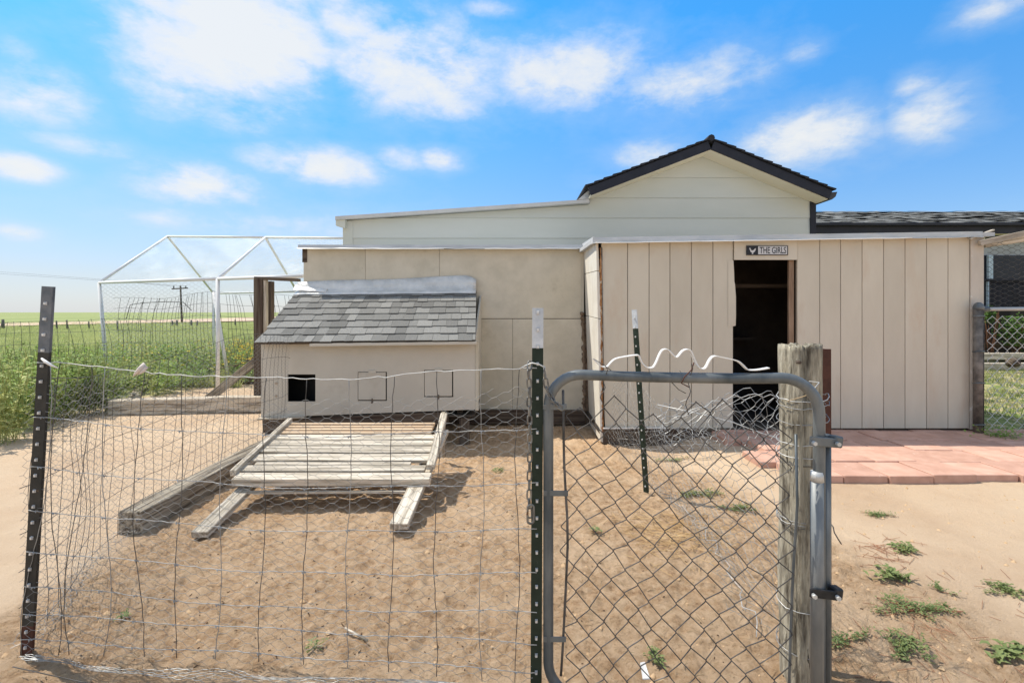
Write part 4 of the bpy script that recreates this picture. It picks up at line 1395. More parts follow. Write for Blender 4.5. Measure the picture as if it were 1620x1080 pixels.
# ------------------------------------------------------------------ steel T-posts
def t_post(name, base, tip, wd, m_body, m_tip, ftip, label, face=(0, -1, 0), rusty=0, stud_step=.052, spade=False):
    base = Vector(base); tip = Vector(tip)
    t = empty(name, base, label, "fence post", None)
    ax = (tip - base).normalized(); Ln = (tip - base).length
    Yv = (Vector(face) - ax * Vector(face).dot(ax)).normalized(); Xv = Yv.cross(ax)
    prof = [(-wd / 2, 0), (-wd / 2, .0035), (-.0025, .0045), (-.0025, .028), (.0025, .028), (.0025, .0045), (wd / 2, .0035), (wd / 2, 0)]
    def part(nm, l0, l1, m_):
        v_ = []
        for l in (l0, l1):
            for a, c in prof: v_.append(base + ax * l + Xv * a - Yv * c)
        n_ = len(prof)
        f_ = [(i, (i + 1) % n_, n_ + (i + 1) % n_, n_ + i) for i in range(n_)] + [tuple(range(n_))[::-1], tuple(range(n_, 2 * n_))]
        obj(nm, v_, f_, m_, t)
    l1 = Ln - ftip
    if rusty:
        part("rusty_foot", 0, rusty, RUST); part("post_shaft", rusty, l1, m_body)
    else:
        part("post_shaft", 0, l1, m_body)
    part("post_tip", l1, Ln, m_tip)
    b = Buf()
    l = .04
    while l < Ln - .01:
        c = base + ax * l + Yv * .001
        h = .011; w_ = .0042 if l < l1 else .005
        q = [c - Xv * w_ - ax * h / 2, c + Xv * w_ - ax * h / 2, c + Xv * w_ * .6 - ax * h / 3 + Yv * .006, c - Xv * w_ * .6 - ax * h / 3 + Yv * .006,
             c - Xv * w_ + ax * h / 2, c + Xv * w_ + ax * h / 2, c + Xv * w_ * .6 + ax * h / 3 + Yv * .006, c - Xv * w_ * .6 + ax * h / 3 + Yv * .006]
        b.add(*hexa(q)); l += stud_step
    o = b.build("post_studs", STUD, t); o["kind"] = "stuff"
    return t
t_post("steel_fence_post", (W(40, 1042, 1.64)), W(74.5, 453, 1.64), .037, BLACKP, TIPG, .22, "black studded steel fence post leaning at the left end of the front fence", rusty=.11)
t_post("steel_fence_post", (W(848, 1110, 1.5)), W(851, 487, 1.5), .034, GREENP, TIPW, .122, "dark green studded steel post with pale tip beside the metal gate")
t_post("steel_fence_post", (W(1022, 779, 3.16)), W(1003, 490, 3.16), .040, GREENP, TIPW, .12, "short green steel post with pale tip standing in the pen behind the gate", face=(-.8, -.6, 0), stud_step=.06)
t_post("steel_fence_post", (W(1308, 1135, 1.66)), W(1307, 552, 1.66), .034, RUST, RUST, .1, "rusty red brown steel post right behind the round wooden gate post", stud_step=.9)

# ------------------------------------------------------------------ round wooden gate post
gpst = empty("wooden_gate_post", (.95, 1.62, 0), "thick round weathered wooden post with a rough top where the gate hangs", "post")
vv = []; ff = []
nr, nh = 40, 60
random.seed(5)
zb_, zt2 = -.1, 1.045
cx, cy = .948, 1.62
for j in range(nh + 1):
    z = zb_ + (zt2 - zb_) * j / nh
    for i in range(nr):
        a = 2 * math.pi * i / nr
        crack = 0
        for ca, cw, cd, c0, c1 in ((-1.9, .09, .012, .5, 1.1), (-1.3, .07, .010, -.1, .8), (-1.05, .06, .014, .6, 1.1), (-2.4, .08, .01, .0, .7), (-1.6, .05, .007, .2, .95), (-.7, .07, .01, -.1, .6), (-2.9, .07, .01, .3, 1.1)):
            aa = ca + math.sin(z * 7 + ca * 5) * .06
            da = (a - aa + math.pi) % (2 * math.pi) - math.pi
            crack += cd * math.exp(-(da / cw) ** 2) * float(sst(c0 - .05, c0 + .05, z)) * (1 - float(sst(c1 - .05, c1 + .05, z)))
        r_ = .060 + .004 * math.sin(a * 3 + 1) + .003 * math.sin(z * 9 + a * 2) + .0022 * math.sin(a * 17 + math.sin(z * 6) * 2) - crack
        zz = z
        if j == nh: zz += random.uniform(-.008, .004)
        vv.append((cx + r_ * math.cos(a), cy + r_ * math.sin(a), zz))
for j in range(nh):
    for i in range(nr):
        i2 = (i + 1) % nr
        ff.append((j * nr + i, j * nr + i2, (j + 1) * nr + i2, (j + 1) * nr + i))
c0i = len(vv); vv.append((cx, cy, zt2 - .012))
for rr_ in (.66, .33):
    for i in range(nr):
        a = 2 * math.pi * i / nr
        vv.append((cx + .06 * rr_ * math.cos(a), cy + .06 * rr_ * math.sin(a), zt2 - .004 + random.uniform(-.012, .004)))
o1 = nh * nr; o2 = c0i + 1; o3 = o2 + nr
for i in range(nr):
    i2 = (i + 1) % nr
    ff += [(o1 + i, o1 + i2, o2 + i2, o2 + i), (o2 + i, o2 + i2, o3 + i2, o3 + i), (o3 + i, o3 + i2, c0i)]
obj("post_body", vv, ff, POSTW, gpst, True)
b = Buf(); kp = W(1264.5, 573, 1.56)
b.add(*tube_vf([(kp.x, 1.570, kp.z), (kp.x, 1.5555, kp.z)], [.006, .005], 10)); b.build("wood_knot", DWOOD, gpst, True)
# wire wraps round the posts
def wrap(z, r_, m, wob=.006, turns=1, seed=1, squash=1.17, cx_=.957, cy_=1.625):
    rg = random.Random(seed)
    P = []
    n_ = int(28 * turns)
    for i in range(n_ + 1):
        a = 2 * math.pi * i / 28
        P.append((cx_ + (.066 * squash) * math.cos(a), cy_ + .070 * math.sin(a), z + wob * math.sin(a + rg.random()) + i * .0004 + rg.uniform(-.001, .001)))
    return tube("wire_wrap", P, r_, m, gpst, 5)
for i, (z, t_, m_) in enumerate(((.87, 1, WIREL), (.846, 1, WIRE), (.795, 1, WIRE), (.73, 1.0, WIREL), (.69, 1, WIREL), (.665, 1, DWIRE), (.475, 2, WIRE), (.468, 1, DWIRE), (.20, 1, WIREL), (.06, 1.5, WIRE))):
    wrap(z, .0014, m_, seed=i, turns=t_, wob=.012)
tube("wire_end", [W(1312, 825, 1.55), W(1318, 833, 1.5), W(1320, 842, 1.5), W(1326, 852, 1.49), W(1331, 860, 1.5)], .002, DWIRE, gpst, 5)
tube("wire_end", [W(1280, 603, 1.5), W(1296, 605, 1.46), W(1287, 616, 1.45), W(1278, 624, 1.46)], .0016, WIREL, gpst, 5)
tube("wire_end", [W(1283, 617, 1.47), W(1290, 620, 1.45), W(1268, 628, 1.5), W(1246, 634, 1.52)], .0014, STRAW, gpst, 5)

# ------------------------------------------------------------------ the metal gate
gate = empty("metal_gate", (.5, 1.45, 0), "grey tubular metal gate with rounded corners filled with sagging chain link", "gate")
GL = Vector((.1105, 1.50, 0)); GR_ = Vector((.872, 1.40, 0))
def gpnt(u, z, off=0):
    p = GL.lerp(GR_, u); n_ = Vector((.13, .99, 0))
    return Vector((p.x, p.y, z)) + n_ * off
GT, GBt = .962, -.012
wid = (GR_ - GL).length
rc = .10
path = []
def arc(cu, cz, a0, a1, n_=9):
    for i in range(n_ + 1):
        a = a0 + (a1 - a0) * i / n_
        path.append(gpnt((cu + rc * math.cos(a)) / wid, cz + rc * math.sin(a)))
arc(rc, GBt + rc, 1.5 * math.pi, math.pi)
arc(rc, GT - rc, math.pi, .5 * math.pi)
for k in (.3, .5, .7): path.append(gpnt(k, GT - .004 * math.sin(k * 3)))
arc(wid - rc, GT - rc, .5 * math.pi, 0)
arc(wid - rc, GBt + rc, 0, -.5 * math.pi)
tube("frame_tube", path, .0155, TUBE, gate, 14, closed=True)
# sleeve on the right upright
tube("upright_sleeve", [gpnt(.992, .68, -.002), gpnt(.992, .10, -.002)], .0175, mat("sleeve_steel", (.16, .175, .185), (.30, .31, .31), scale=8, bump=.1, bdist=.002, rough=.5, metal=.3, st=(1, 1, .3)), gate, 14)
tube("hinge_pipe", [gpnt(1.035, .80, .02), gpnt(1.037, .0, .02)], .013, TUBE, gate, 10)
tube("sleeve_lip", [gpnt(.992, .70, -.002), gpnt(.992, .672, -.002)], [.0165, .0182], WIREL, gate, 14)
# hinges
for z, m_ in ((.79, TUBE), (.365, BLACKM)):
    hg = empty("hinge", gpnt(1.0, z)); hg.parent = gate; hg.location = gpnt(1.0, z) - wloc(gate)
    a = gpnt(.96, z, -.02); c = gpnt(1.06, z, -.022)
    board("hinge_strap", gpnt(.955, z, -.021), gpnt(1.05, z - .004, -.022), .006, .026, m_, hg, bev=.002)
    board("hinge_block", gpnt(1.035, z, -.012), gpnt(1.068, z - .004, -.004), .03, .032, m_, hg, bev=.004)
    for k in (.965, 1.045):
        b = Buf(); p_ = gpnt(k, z - .004, -.026); b.add(*tube_vf([p_, p_ + Vector((-.001, -.012, 0))], .006, 6)); b.build("bolt_head", WIREL, hg)
# tension rod on the left and its straps
rod = [gpnt(.058, .915), gpnt(.060, .80), gpnt(.062, .70), gpnt(.066, .64), gpnt(.075, .52), gpnt(.076, .44), gpnt(.068, .30), gpnt(.058, .15), gpnt(.050, .05)]
tube("tension_rod", rod, .0038, DWIRE, gate, 6)
rod2 = [gpnt(.925, .80, .01), gpnt(.93, .6, .01), gpnt(.915, .4, .01), gpnt(.905, .2, .01), gpnt(.90, .05, .01)]
tube("tension_rod", rod2, .0042, TUBE, gate, 6)
for z, uu in ((.885 - .02, .06), (.605, .066), (.165, .058)):
    board("rod_strap", gpnt(-.018, z, -.015), gpnt(uu + .012, z, -.006), .003, .017, TUBE, gate, up=(0, 0, 1), bev=.001)
# chain-link mesh: each woven wire is a wire of its own
rg = random.Random(3)
def topline(u):     # upper edge of the slack mesh
    return .925 - .045 * abs(math.sin(u * 9.2 + .7)) - .11 * max(0, (u - .82)) / .18
ox = .058
def fgate(s, t, y):
    u = ox + s / wid
    z = .01 + t * 1.0
    # slack: mesh pulled towards the ties, lower part stretched sideways
    bow = math.sin(u * math.pi) * .012 * math.sin(z * 5)
    du = .008 * math.sin(z * 9 + u * 5) + .006 * math.sin(z * 23 + u * 11)
    zz = z + .012 * math.sin(u * 7 + 1) + .007 * math.sin(u * 19 + z * 9)
    jx = hsh(np.array([round(s * 1000)]), np.array([round(t * 1000)]), 77)[0] - .5
    jz = hsh(np.array([round(s * 1000)]), np.array([round(t * 1000)]), 78)[0] - .5
    if zz > topline(u): return None
    if u > .93: return None
    return gpnt(min(.93, u + du * (1 - .0 * u) + jx * .012), zz + jz * .010, y * 1.0 + .02 * math.sin(u * 3.1) * math.sin(z * 3.3) + bow)
chain_wires(fgate, wid * .9, .97, .077, .081, .0017, DWIRE, gate, n=5)
# wire ties to the top tube
def tie(px_, pyt, pyb, seed):
    rg2 = random.Random(seed)
    P = []
    dd = 1.5 - .1 * (px_ - 866) / 430 - .016
    for i in range(12):
        u = i / 11
        P.append(W(px_ + 3 * math.sin(u * 14) + (u - .5) * -8, pyt + (pyb - pyt) * u, dd - .01 * math.cos(u * 9)))
    tube("wire_tie", P, .0013, DWIRE, gate, 5)
tie(955, 580, 640, 1); tie(1090, 575, 655, 2)
tube("wire_tie", [W(1098, 573, 1.43), W(1094, 585, 1.43), W(1083, 596, 1.425), W(1078, 606, 1.43), W(1090, 612, 1.43)], .0018, RUST, gate, 5)
for j_, (a_, b_) in enumerate(((940, 967), (1075, 1094), (1062, 1085))):
    tube("wire_tie", [W(a_, 568 + j_ * 18, 1.46), W((a_ + b_) / 2, 576 + j_ * 20, 1.45), W(b_, 586 + j_ * 18, 1.45)], .0012, DWIRE, gate, 4)
# white scalloped strap on the top tube
sc = [(370, 305), (405, 338), (425, 343), (440, 340), (455, 322), (480, 303), (530, 292), (580, 285), (592, 287), (600, 305), (612, 328), (632, 345), (650, 348), (665, 343), (680, 318), (695, 282), (708, 262), (722, 256), (736, 259),
      (755, 278), (772, 294), (785, 292), (805, 268), (822, 258), (838, 258), (850, 268), (862, 298), (880, 335), (895, 350), (912, 352), (925, 342), (940, 312), (955, 294), (972, 290), (1000, 296), (1050, 306), (1080, 315), (1100, 330), (1120, 350), (1135, 358), (1180, 357), (1232, 348)]
def strap_pt(a, c):
    px_, py_ = 820 + a / 3.115, 470 + c / 3.115
    dd = 1.5 - .1 * (px_ - 866) / 430 + .004
    return W(px_, py_, dd)
SP = [strap_pt(a, c) for a, c in sc]
# subdivide smoothly
S2 = []
for i in range(len(SP) - 1):
    p0 = SP[max(i - 1, 0)]; p1 = SP[i]; p2 = SP[i + 1]; p3 = SP[min(i + 2, len(SP) - 1)]
    for k in range(3):
        t_ = k / 3
        S2.append(.5 * ((2 * p1) + (-p0 + p2) * t_ + (2 * p0 - 5 * p1 + 4 * p2 - p3) * t_ * t_ + (-p0 + 3 * p1 - 3 * p2 + p3) * t_ ** 3))
S2.append(SP[-1])
vv = []; ff = []
for i, p in enumerate(S2):
    T = (S2[min(i + 1, len(S2) - 1)] - S2[max(i - 1, 0)]).normalized()
    n_ = Vector((-T.z, 0, T.x)).normalized() * .0016
    wv = Vector((.0, .0085, 0))
    vv += [p - wv + n_, p + wv + n_, p + wv - n_, p - wv - n_]
    if i:
        a_ = 4 * (i - 1)
        for k in range(4): ff.append((a_ + k, a_ + (k + 1) % 4, a_ + 4 + (k + 1) % 4, a_ + 4 + k))
obj("white_scalloped_strap", vv, ff, WHITE, gate, True)

# ------------------------------------------------------------------ chain on the middle post
ch = empty("hanging_chain", (.03, 1.48, .9), "short rusty grey chain hung round the green post beside the gate", "chain")
def chain_link_obj(c, ax, side, L_=.034, w_=.018, r_=.0026):
    ax = ax.normalized(); side = (side - ax * side.dot(ax)).normalized()
    P = []
    for i in range(16):
        a = 2 * math.pi * i / 16
        P.append(c + side * (w_ / 2 - r_) * math.cos(a) + ax * ((L_ / 2 - w_ / 2) * (1 if math.sin(a) > 0 else -1) * min(1, abs(math.sin(a)) * 3) + (w_ / 2 - r_) * math.sin(a)))
    tube("chain_link", P, r_, CHAIN, ch, 6, closed=True)
cp = [W(838, 578, 1.47), W(836, 590, 1.46), W(837.5, 612, 1.465), W(837, 636, 1.465), W(838, 660, 1.465), W(838, 690, 1.465), W(838, 726, 1.465), W(837.5, 752, 1.465), W(837, 790, 1.465), W(838, 812, 1.465)]
L_ = [0]
for a, b_ in zip(cp[:-1], cp[1:]): L_.append(L_[-1] + (b_ - a).length)
s = 0; k = 0
while s < L_[-1]:
    for i in range(len(cp) - 1):
        if s <= L_[i + 1]: break
    u = (s - L_[i]) / (L_[i + 1] - L_[i]); c = cp[i].lerp(cp[i + 1], u)
    chain_link_obj(c, cp[i + 1] - cp[i], Vector((1, .3, 0)) if k % 2 == 0 else Vector((.35, 1, 0)))
    s += .0275; k += 1
chain_link_obj(W(839.5, 813, 1.45), Vector((.0, 0, 1)), Vector((1, .1, 0)), .062, .026, .0035)
c2 = [W(861, 583, 1.465), W(862.5, 598, 1.465), W(865, 614, 1.465), W(869, 624, 1.465), W(874, 632, 1.46), W(881, 640, 1.46), W(888, 645, 1.46)]
for i in range(len(c2) - 1):
    chain_link_obj(c2[i].lerp(c2[i + 1], .5), c2[i + 1] - c2[i], Vector((1, .2, 0)) if i % 2 else Vector((.3, 1, 0)), .036)
tube("chain_hook_wire", [W(822, 584, 1.48), W(832, 578, 1.47), W(842, 574, 1.465), W(852, 576, 1.46), W(862, 581, 1.47), W(864, 590, 1.47)], .0022, WIREL, ch, 5)

# ------------------------------------------------------------------ front field fence + netting
ff_ = empty("front_wire_fence", (-.8, 1.58, 0), "sagging field wire and poultry netting fence between the black and the green steel posts", "wire fence")
def fpt(u, z, off=0.0):
    xl = -1.632 + .055 * z; xr = .075
    x = xl + (xr - xl) * u
    y = 1.635 + (1.49 - 1.635) * u + .035 * math.sin(u * math.pi) * (1 - .3 * z) + off
    return Vector((x, y, z))
zl_ = [.985, .80, .635, .495, .36, .245, .15, .065, .005]
rg = random.Random(8)
def linez(k, u):
    z = zl_[k]
    sag = .048 * math.sin(u * math.pi) ** 1.2 * (1 if k < 6 else .5)
    return z - sag + .01 * math.sin(u * 17 + k) * .4
for k in range(9):
    P = []
    n_ = 70
    for i in range(n_ + 1):
        u = i / n_
        zz = linez(k, u) + rg.uniform(-1, 1) * (.0018 if k else .0030)
        P.append(fpt(u, zz, rg.uniform(-1, 1) * .003 + (-.05 * math.sin(u * 3.1) if k == 8 else 0)))
    tube("line_wire", P, .0013 if k else .0016, mat("dull_grey_wire", (.26, .26, .255), (.46, .46, .45), scale=9, bump=0, rough=.6, metal=.2) if k else NETL, ff_, 5)
us = [.02, .055, .10, .155, .225, .305, .39, .475, .56, .645, .73, .815, .90, .965]
for i, u in enumerate(us):
    P = []
    ph = rg.random() * 6
    for k in range(29):
        t_ = k / 28
        z = .015 + (linez(0, u) - .015) * t_
        P.append(fpt(u + .004 * math.sin(t_ * 9 + ph) + (.02 * (1 - u) * math.sin(t_ * 5 + ph) if u < .3 else 0) + rg.uniform(-1, 1) * .0012, z, .003))
    tube("stay_wire", P, .0013, DWIRE if i % 3 else WIRE, ff_, 5)
    for k in range(1, 8):
        c = fpt(u, linez(k, u), -.002)
        P = [c + Vector((-.006, 0, .002)), c + Vector((-.002, -.003, -.003)), c + Vector((.002, -.003, .003)), c + Vector((.006, 0, -.002))]
        if i % 1 == 0: tube("wire_knot", P, .0018, WIRE, ff_, 4, smooth=False)
def fnet(s, t):
    u = s / 1.72
    xl = -1.632 + .055 * t; x = xl + (.075 - xl) * u
    top = 1 - .055 * np.sin(u * math.pi)
    z = t * top - .005
    y = 1.635 - .145 * u + .035 * np.sin(u * math.pi) * (1 - .3 * t) + .008 + (vn(s * 6, t * 6, 50) - .5) * .03
    x = x + (vn(s * 5, t * 5, 51) - .5) * .02
    z = z + (vn(s * 5, t * 5, 52) - .5) * .02
    return np.stack([x, y, z], -1)
o = obj("poultry_netting", *hexnet(fnet, 1.72, .93, .031, .036, .00055, jit=.15, tw=1.35), NETW, ff_); o["kind"] = "stuff"
# curled netting skirt at the foot of the fence
def fskirt(s, t):
    u = s / 1.7
    x = -1.60 + s
    y = 1.60 - .13 * u - t * .55 * np.sin(np.clip(u * 3.0, 0, 3.1)) * .5 + (vn(s * 7, t * 7, 53) - .5) * .03
    z = .012 + np.abs(vn(s * 7, t * 9, 54) - .3) * .05
    return np.stack([x, y, z], -1)
o = obj("netting_skirt", *hexnet(fskirt, 1.7, .16, .04, .03, .0008, jit=.4), WIRE, ff_); o["kind"] = "stuff"
tube("line_wire", [(-1.58, 1.56, .03), (-1.3, 1.50, .025), (-1.0, 1.44, .02), (-.6, 1.42, .02), (-.3, 1.43, .03), (.05, 1.46, .03)], .0016, DWIRE, ff_, 5)
# cloth tie on the top wire
ct_ = tube("cloth_tie", [W(212, 594, 1.62), W(217, 588, 1.6), W(222, 583, 1.6), W(228, 577, 1.61), W(231, 581, 1.61), W(225, 588, 1.6), W(218, 592, 1.61)], [.003, .006, .008, .009, .007, .005, .002], CLOTHW, None, 7)
tag(ct_, "twisted pale rag knotted on the top fence wire near the left post", "rag")
tw_ = tube("cloth_tie", [W(66, 567, 1.6), W(72, 572, 1.59), W(80, 577, 1.59), W(92, 582, 1.6)], [.003, .005, .004, .002], WHITE, None, 6)
tag(tw_, "white tie fastening the top wire to the black leaning steel post", "tie")

# ------------------------------------------------------------------ left side netting fence (running back)
ls = empty("side_netting_fence", (-1.85, 2.9, 0), "fine poultry netting fence running back from the black steel post to the nest box", "wire fence")
def sx_(y): return -1.66 - .32 * float(sst(1.6, 2.6, y)) - .09 * (y - 1.6) / 2.7
def fside(s, t):
    y = 1.66 + s
    x = -1.66 - .30 * sst(1.6, 2.5, y) - .12 * (y - 1.6) / 2.8 + (vn(s * 3, t * 3, 55) - .5) * .05 + .05 * t * 1.0
    ht = 1 - .06 * np.sin(s * 2.2)
    z = .0 + t * ht + (vn(s * 4, t * 4, 56) - .5) * .02 + gz(x, y) * .5
    return np.stack([x, y, z], -1)
o = obj("poultry_netting", *hexnet(fside, 2.9, .92, .03, .033, .0006, jit=.2, tw=1.4), NETW, ls); o["kind"] = "stuff"
for k, z in enumerate((.93, .74, .56, .4, .27, .15, .04)):
    P = []
    for i in range(40):
        s = 2.9 * i / 39
        q = fside(np.array([s]), np.array([z]))[0]
        P.append((q[0], q[1], q[2] + rg.uniform(-.003, .003)))
    tube("line_wire", P, .0014, DWIRE, ls, 4)
for i in range(36):
    s = .05 + i * .079
    P = []
    for k in range(10):
        q = fside(np.array([s]), np.array([.02 + .91 * k / 9]))[0]
        P.append((q[0], q[1] + .012 * math.sin(k + i), q[2]))
    tube("stay_wire", P, .0013, DWIRE, ls, 4)
def fsk(s, t):
    y = 1.66 + s
    x = -1.66 - .30 * sst(1.6, 2.5, y) - .06 * s / 2.8 - t + (vn(s * 7, t * 7, 57) - .5) * .03 + .05
    z = .015 + gz(x, y) + np.abs(vn(s * 9, t * 9, 58) - .4) * .03
    return np.stack([x, y, z], -1)
o = obj("netting_skirt", *hexnet(fsk, 1.3, .10, .03, .025, .0007, jit=.4), WIRE, ls); o["kind"] = "stuff"

# ------------------------------------------------------------------ crumpled netting on the pen's right side
rs = empty("crumpled_netting_fence", (.9, 3.1, 0), "crumpled poultry netting from the coop corner past the short green post", "wire fence")
def frt(s, t):
    y = 4.6 - s
    x = .89 + .06 * np.sin(s * 1.3) + (vn(s * 4, t * 5, 62) - .5) * .07 + .05 * t
    x = x + .10 * sst(1.5, 2.8, s)
    ht = .72 - .16 * sst(.4, 1.4, s) + .10 * sst(1.8, 2.7, s) + (vn(s * 3.3, t * 0, 63) - .5) * .14
    z = -.03 + t * ht + gz(x, y) * .6 + (vn(s * 6, t * 6, 64) - .5) * .05
    return np.stack([x, y, z], -1)
o = obj("poultry_netting", *hexnet(frt, 2.9, .95, .07, .065, .0010, jit=.4, tw=1.4), WIRE, rs); o["kind"] = "stuff"
# second loose layer against the coop front
def frt2(s, t):
    x = .92 + s * 1.0
    y = 4.45 - s * .55 + (vn(s * 5, t * 5, 65) - .5) * .12
    ht = .62 - .22 * s + (vn(s * 4, t * 0, 66) - .5) * .12
    z = -.07 + t * ht + (vn(s * 6, t * 6, 67) - .5) * .05
    return np.stack([x, y, z], -1)
o = obj("loose_netting", *hexnet(frt2, .80, .60, .085, .075, .0011, jit=.5), WIRE, rs); o["kind"] = "stuff"
# curled roll of large-mesh netting before the doorway (beside the wooden post)
roll = empty("netting_roll", (.83, 1.75, .8), "curled ball of bright large mesh poultry netting leaning on the wooden gate post", "wire netting")
def mk_curl(ph, dy, zt_):
    def frl(s, t):
        u = s / .48
        x = .575 + s + .030 * (vn(s * 11, t * 11, 70 + ph) - .5) * 2
        y = 1.90 + dy + .05 * np.sin(t * 14 + ph) - .04 * u + (vn(s * 8, t * 8, 71 + ph) - .5) * .06
        z = .640 + t * (.55 + .45 * np.sin(np.clip(u * 1.9 + .15, 0, 3))) * zt_ + .030 * (vn(s * 10, t * 10, 72 + ph) - .5) * 2
        return np.stack([x, y, z], -1)
    return frl
for ph, dy, zt_ in ((0, 0, 1.0), (5, .07, .85)):
    o = obj("netting_curl", *hexnet(mk_curl(ph, dy, zt_), .48, .215, .046, .034, .0012, jit=.3, tw=1.4, horiz=ph == 0), WIRE, roll); o["kind"] = "stuff"
tube("rolled_edge_wire", [(.60 + .44 * i / 16, 1.88, .735 + .10 * math.sin(i / 16 * 2.1) + .008 * math.sin(i * 2.3)) for i in range(17)], .0016, WIREL, roll, 4)
tube("selvedge_wire", [W(1040, 640, 2.0), W(1110, 655, 1.95), W(1160, 668, 1.9), W(1205, 685, 1.85), W(1250, 700, 1.8)], .0018, WIREL, roll, 5)
# second selvedge lying along the sand toward the gate
P = []
for i in range(30):
    u = i / 29
    x = .95 + .05 * math.sin(u * 4); y = 3.3 - u * 1.5
    P.append((x + .02 * math.sin(i * 1.9), y, G(x, y) + .02 + .012 * math.sin(i * 2.3)))
tube("selvedge_wire", P, .0016, WIREL, rs, 5)
def fgr(s, t):
    y = 3.3 - s
    x = .93 + .05 * np.sin(s * 3) + (t - .05) + (vn(s * 9, t * 9, 73) - .5) * .05
    z = gz(x, y) + .02 + np.abs(vn(s * 8, t * 8, 74) - .3) * .05
    return np.stack([x, y, z], -1)
o = obj("netting_foot", *hexnet(fgr, 1.5, .13, .045, .04, .0007, jit=.6), NETW, rs); o["kind"] = "stuff"

# ------------------------------------------------------------------ vegetation
class Leaves:
    def __init__(s): s.v = []; s.n = 0
    def leaf(s, p, d, ln, wd, nrm_, bend=.2):
        """a folded leaf of four triangles as two quads"""
        d = d.normalized(); sd = d.cross(nrm_)
        sd = sd.normalized() if sd.length > 1e-5 else Vector((1, 0, 0))
        n2 = sd.cross(d)
        m = p + d * ln * .5 + n2 * ln * bend * .5
        t = p + d * ln
        s.v += [tuple(p), tuple(m + sd * wd / 2 + n2 * wd * .15), tuple(t - n2 * ln * bend * .3), tuple(m), tuple(p), tuple(m), tuple(t - n2 * ln * bend * .3), tuple(m - sd * wd / 2 + n2 * wd * .15)]
    def build(s, name, m, parent=None):
        v = np.array(s.v); f = np.arange(len(v)).reshape(-1, 4)
        return obj(name, v, f, m, parent)
def rdir(up=.3, rg=random):
    a = rg.uniform(0, 2 * math.pi)
    return Vector((math.cos(a), math.sin(a), rg.uniform(-.2, 1) * up + up * .3)).normalized()
def leafy(Lf, St, x, y, z, h, nl, ll, spread, rg):
    ns = max(2, int(nl / 12))
    for _ in range(ns):
        bx_, by_ = x + rg.gauss(0, spread * .35), y + rg.gauss(0, spread * .35)
        tipx, tipy = bx_ + rg.gauss(0, spread * .6), by_ + rg.gauss(0, spread * .6)
        hh = h * rg.uniform(.6, 1.1)
        p0 = Vector((bx_, by_, z)); p1 = Vector((tipx, tipy, z + hh))
        St.append((tuple(p0), tuple(p1)))
        for k in range(12):
            t_ = rg.uniform(.12, 1.0)
            p = p0.lerp(p1, t_)
            l_ = ll * rg.uniform(.5, 1.25) * (1.15 - .5 * t_)
            Lf.leaf(p, rdir(.5, rg), l_, l_ * rg.uniform(.32, .5), Vector((rg.uniform(-.4, .4), rg.uniform(-.4, .4), 1)), .25)
rg = random.Random(14)
# individual tall weeds at the left edge
specs = [(14, 690, 4.35, .78, 200, "tall leafy weed at the far left edge, nearest of the weeds", LEAF3), (44, 668, 4.9, .74, 190, "bright leafy weed second from the left edge beside the sand", LEAF),
         (88, 650, 5.3, .66, 160, "bushy weed seen just right of the black leaning steel post", LEAF), (130, 640, 5.5, .62, 160, "bushy weed beside the sand midway between steel post and pipe frame", LEAF2),
         (165, 640, 5.6, .58, 160, "broad weed standing at the left end of the crosswise grey timber", LEAF2)]
for px_, py_, dd, h, nl, ds, m_ in specs:
    x = (px_ - 810) / F * dd; z = G(x, dd)
    w_ = empty("leafy_weed", (x, dd, z), ds, "weed", "weeds along the sand on the left")
    Lf = Leaves(); St = []
    leafy(Lf, St, x, dd, z, h, nl * 2, .095, .21, rg)
    Lf.build("foliage", m_, w_)
    S_a = np.array([a for a, b in St]); S_b = np.array([b for a, b in St])
    obj("stems", *segs(S_a, S_b, .003), LEAF3, w_)
mass = Leaves(); St = []; mass2 = Leaves(); mass3 = Leaves()
cnt = 0
while cnt < 900:
    d_ = rg.uniform(4.15, 11)
    x = rg.uniform(-9.8, -3.0)
    edge = -4.62 + .12 * math.sin(d_ * 3)
    ok = (x < edge and d_ < 7.3) or (d_ >= 7.3 and x < -3.0)
    if not ok: continue
    if d_ < 5 and x > -4.45 - (d_ - 4.1) * .3: continue
    z = G(x, d_)
    hv = .55 + .9 * float(vn(np.array([x * 1.1]), np.array([d_ * 1.1]), 95)[0]); h = (rg.uniform(.35, .70) if d_ < 6.5 else rg.uniform(.25, .55)) * hv
    tgt = rg.choice((mass, mass, mass2, mass3))
    leafy(tgt, St, x, d_, z, h, 50, .085 if d_ < 7 else .10, .20, rg)
    cnt += 1
tag(mass.build("weed_thicket", LEAF), "tangled green weeds filling the ground left of the sheds", "weeds", kind="stuff")
tag(mass2.build("weed_undergrowth", LEAF2), "duller grey green weeds mixed through the thicket on the left", "weeds", kind="stuff")
tag(mass3.build("seeding_weeds", LEAF3), "yellowish seeding weeds mixed through the thicket on the left", "weeds", kind="stuff")
Sa = np.array([a for a, b in St]); Sb = np.array([b for a, b in St])
tag(obj("weed_stems", *segs(Sa, Sb, .0025), LEAF3), "thin upright stems among the weeds on the left", "weeds", kind="stuff")
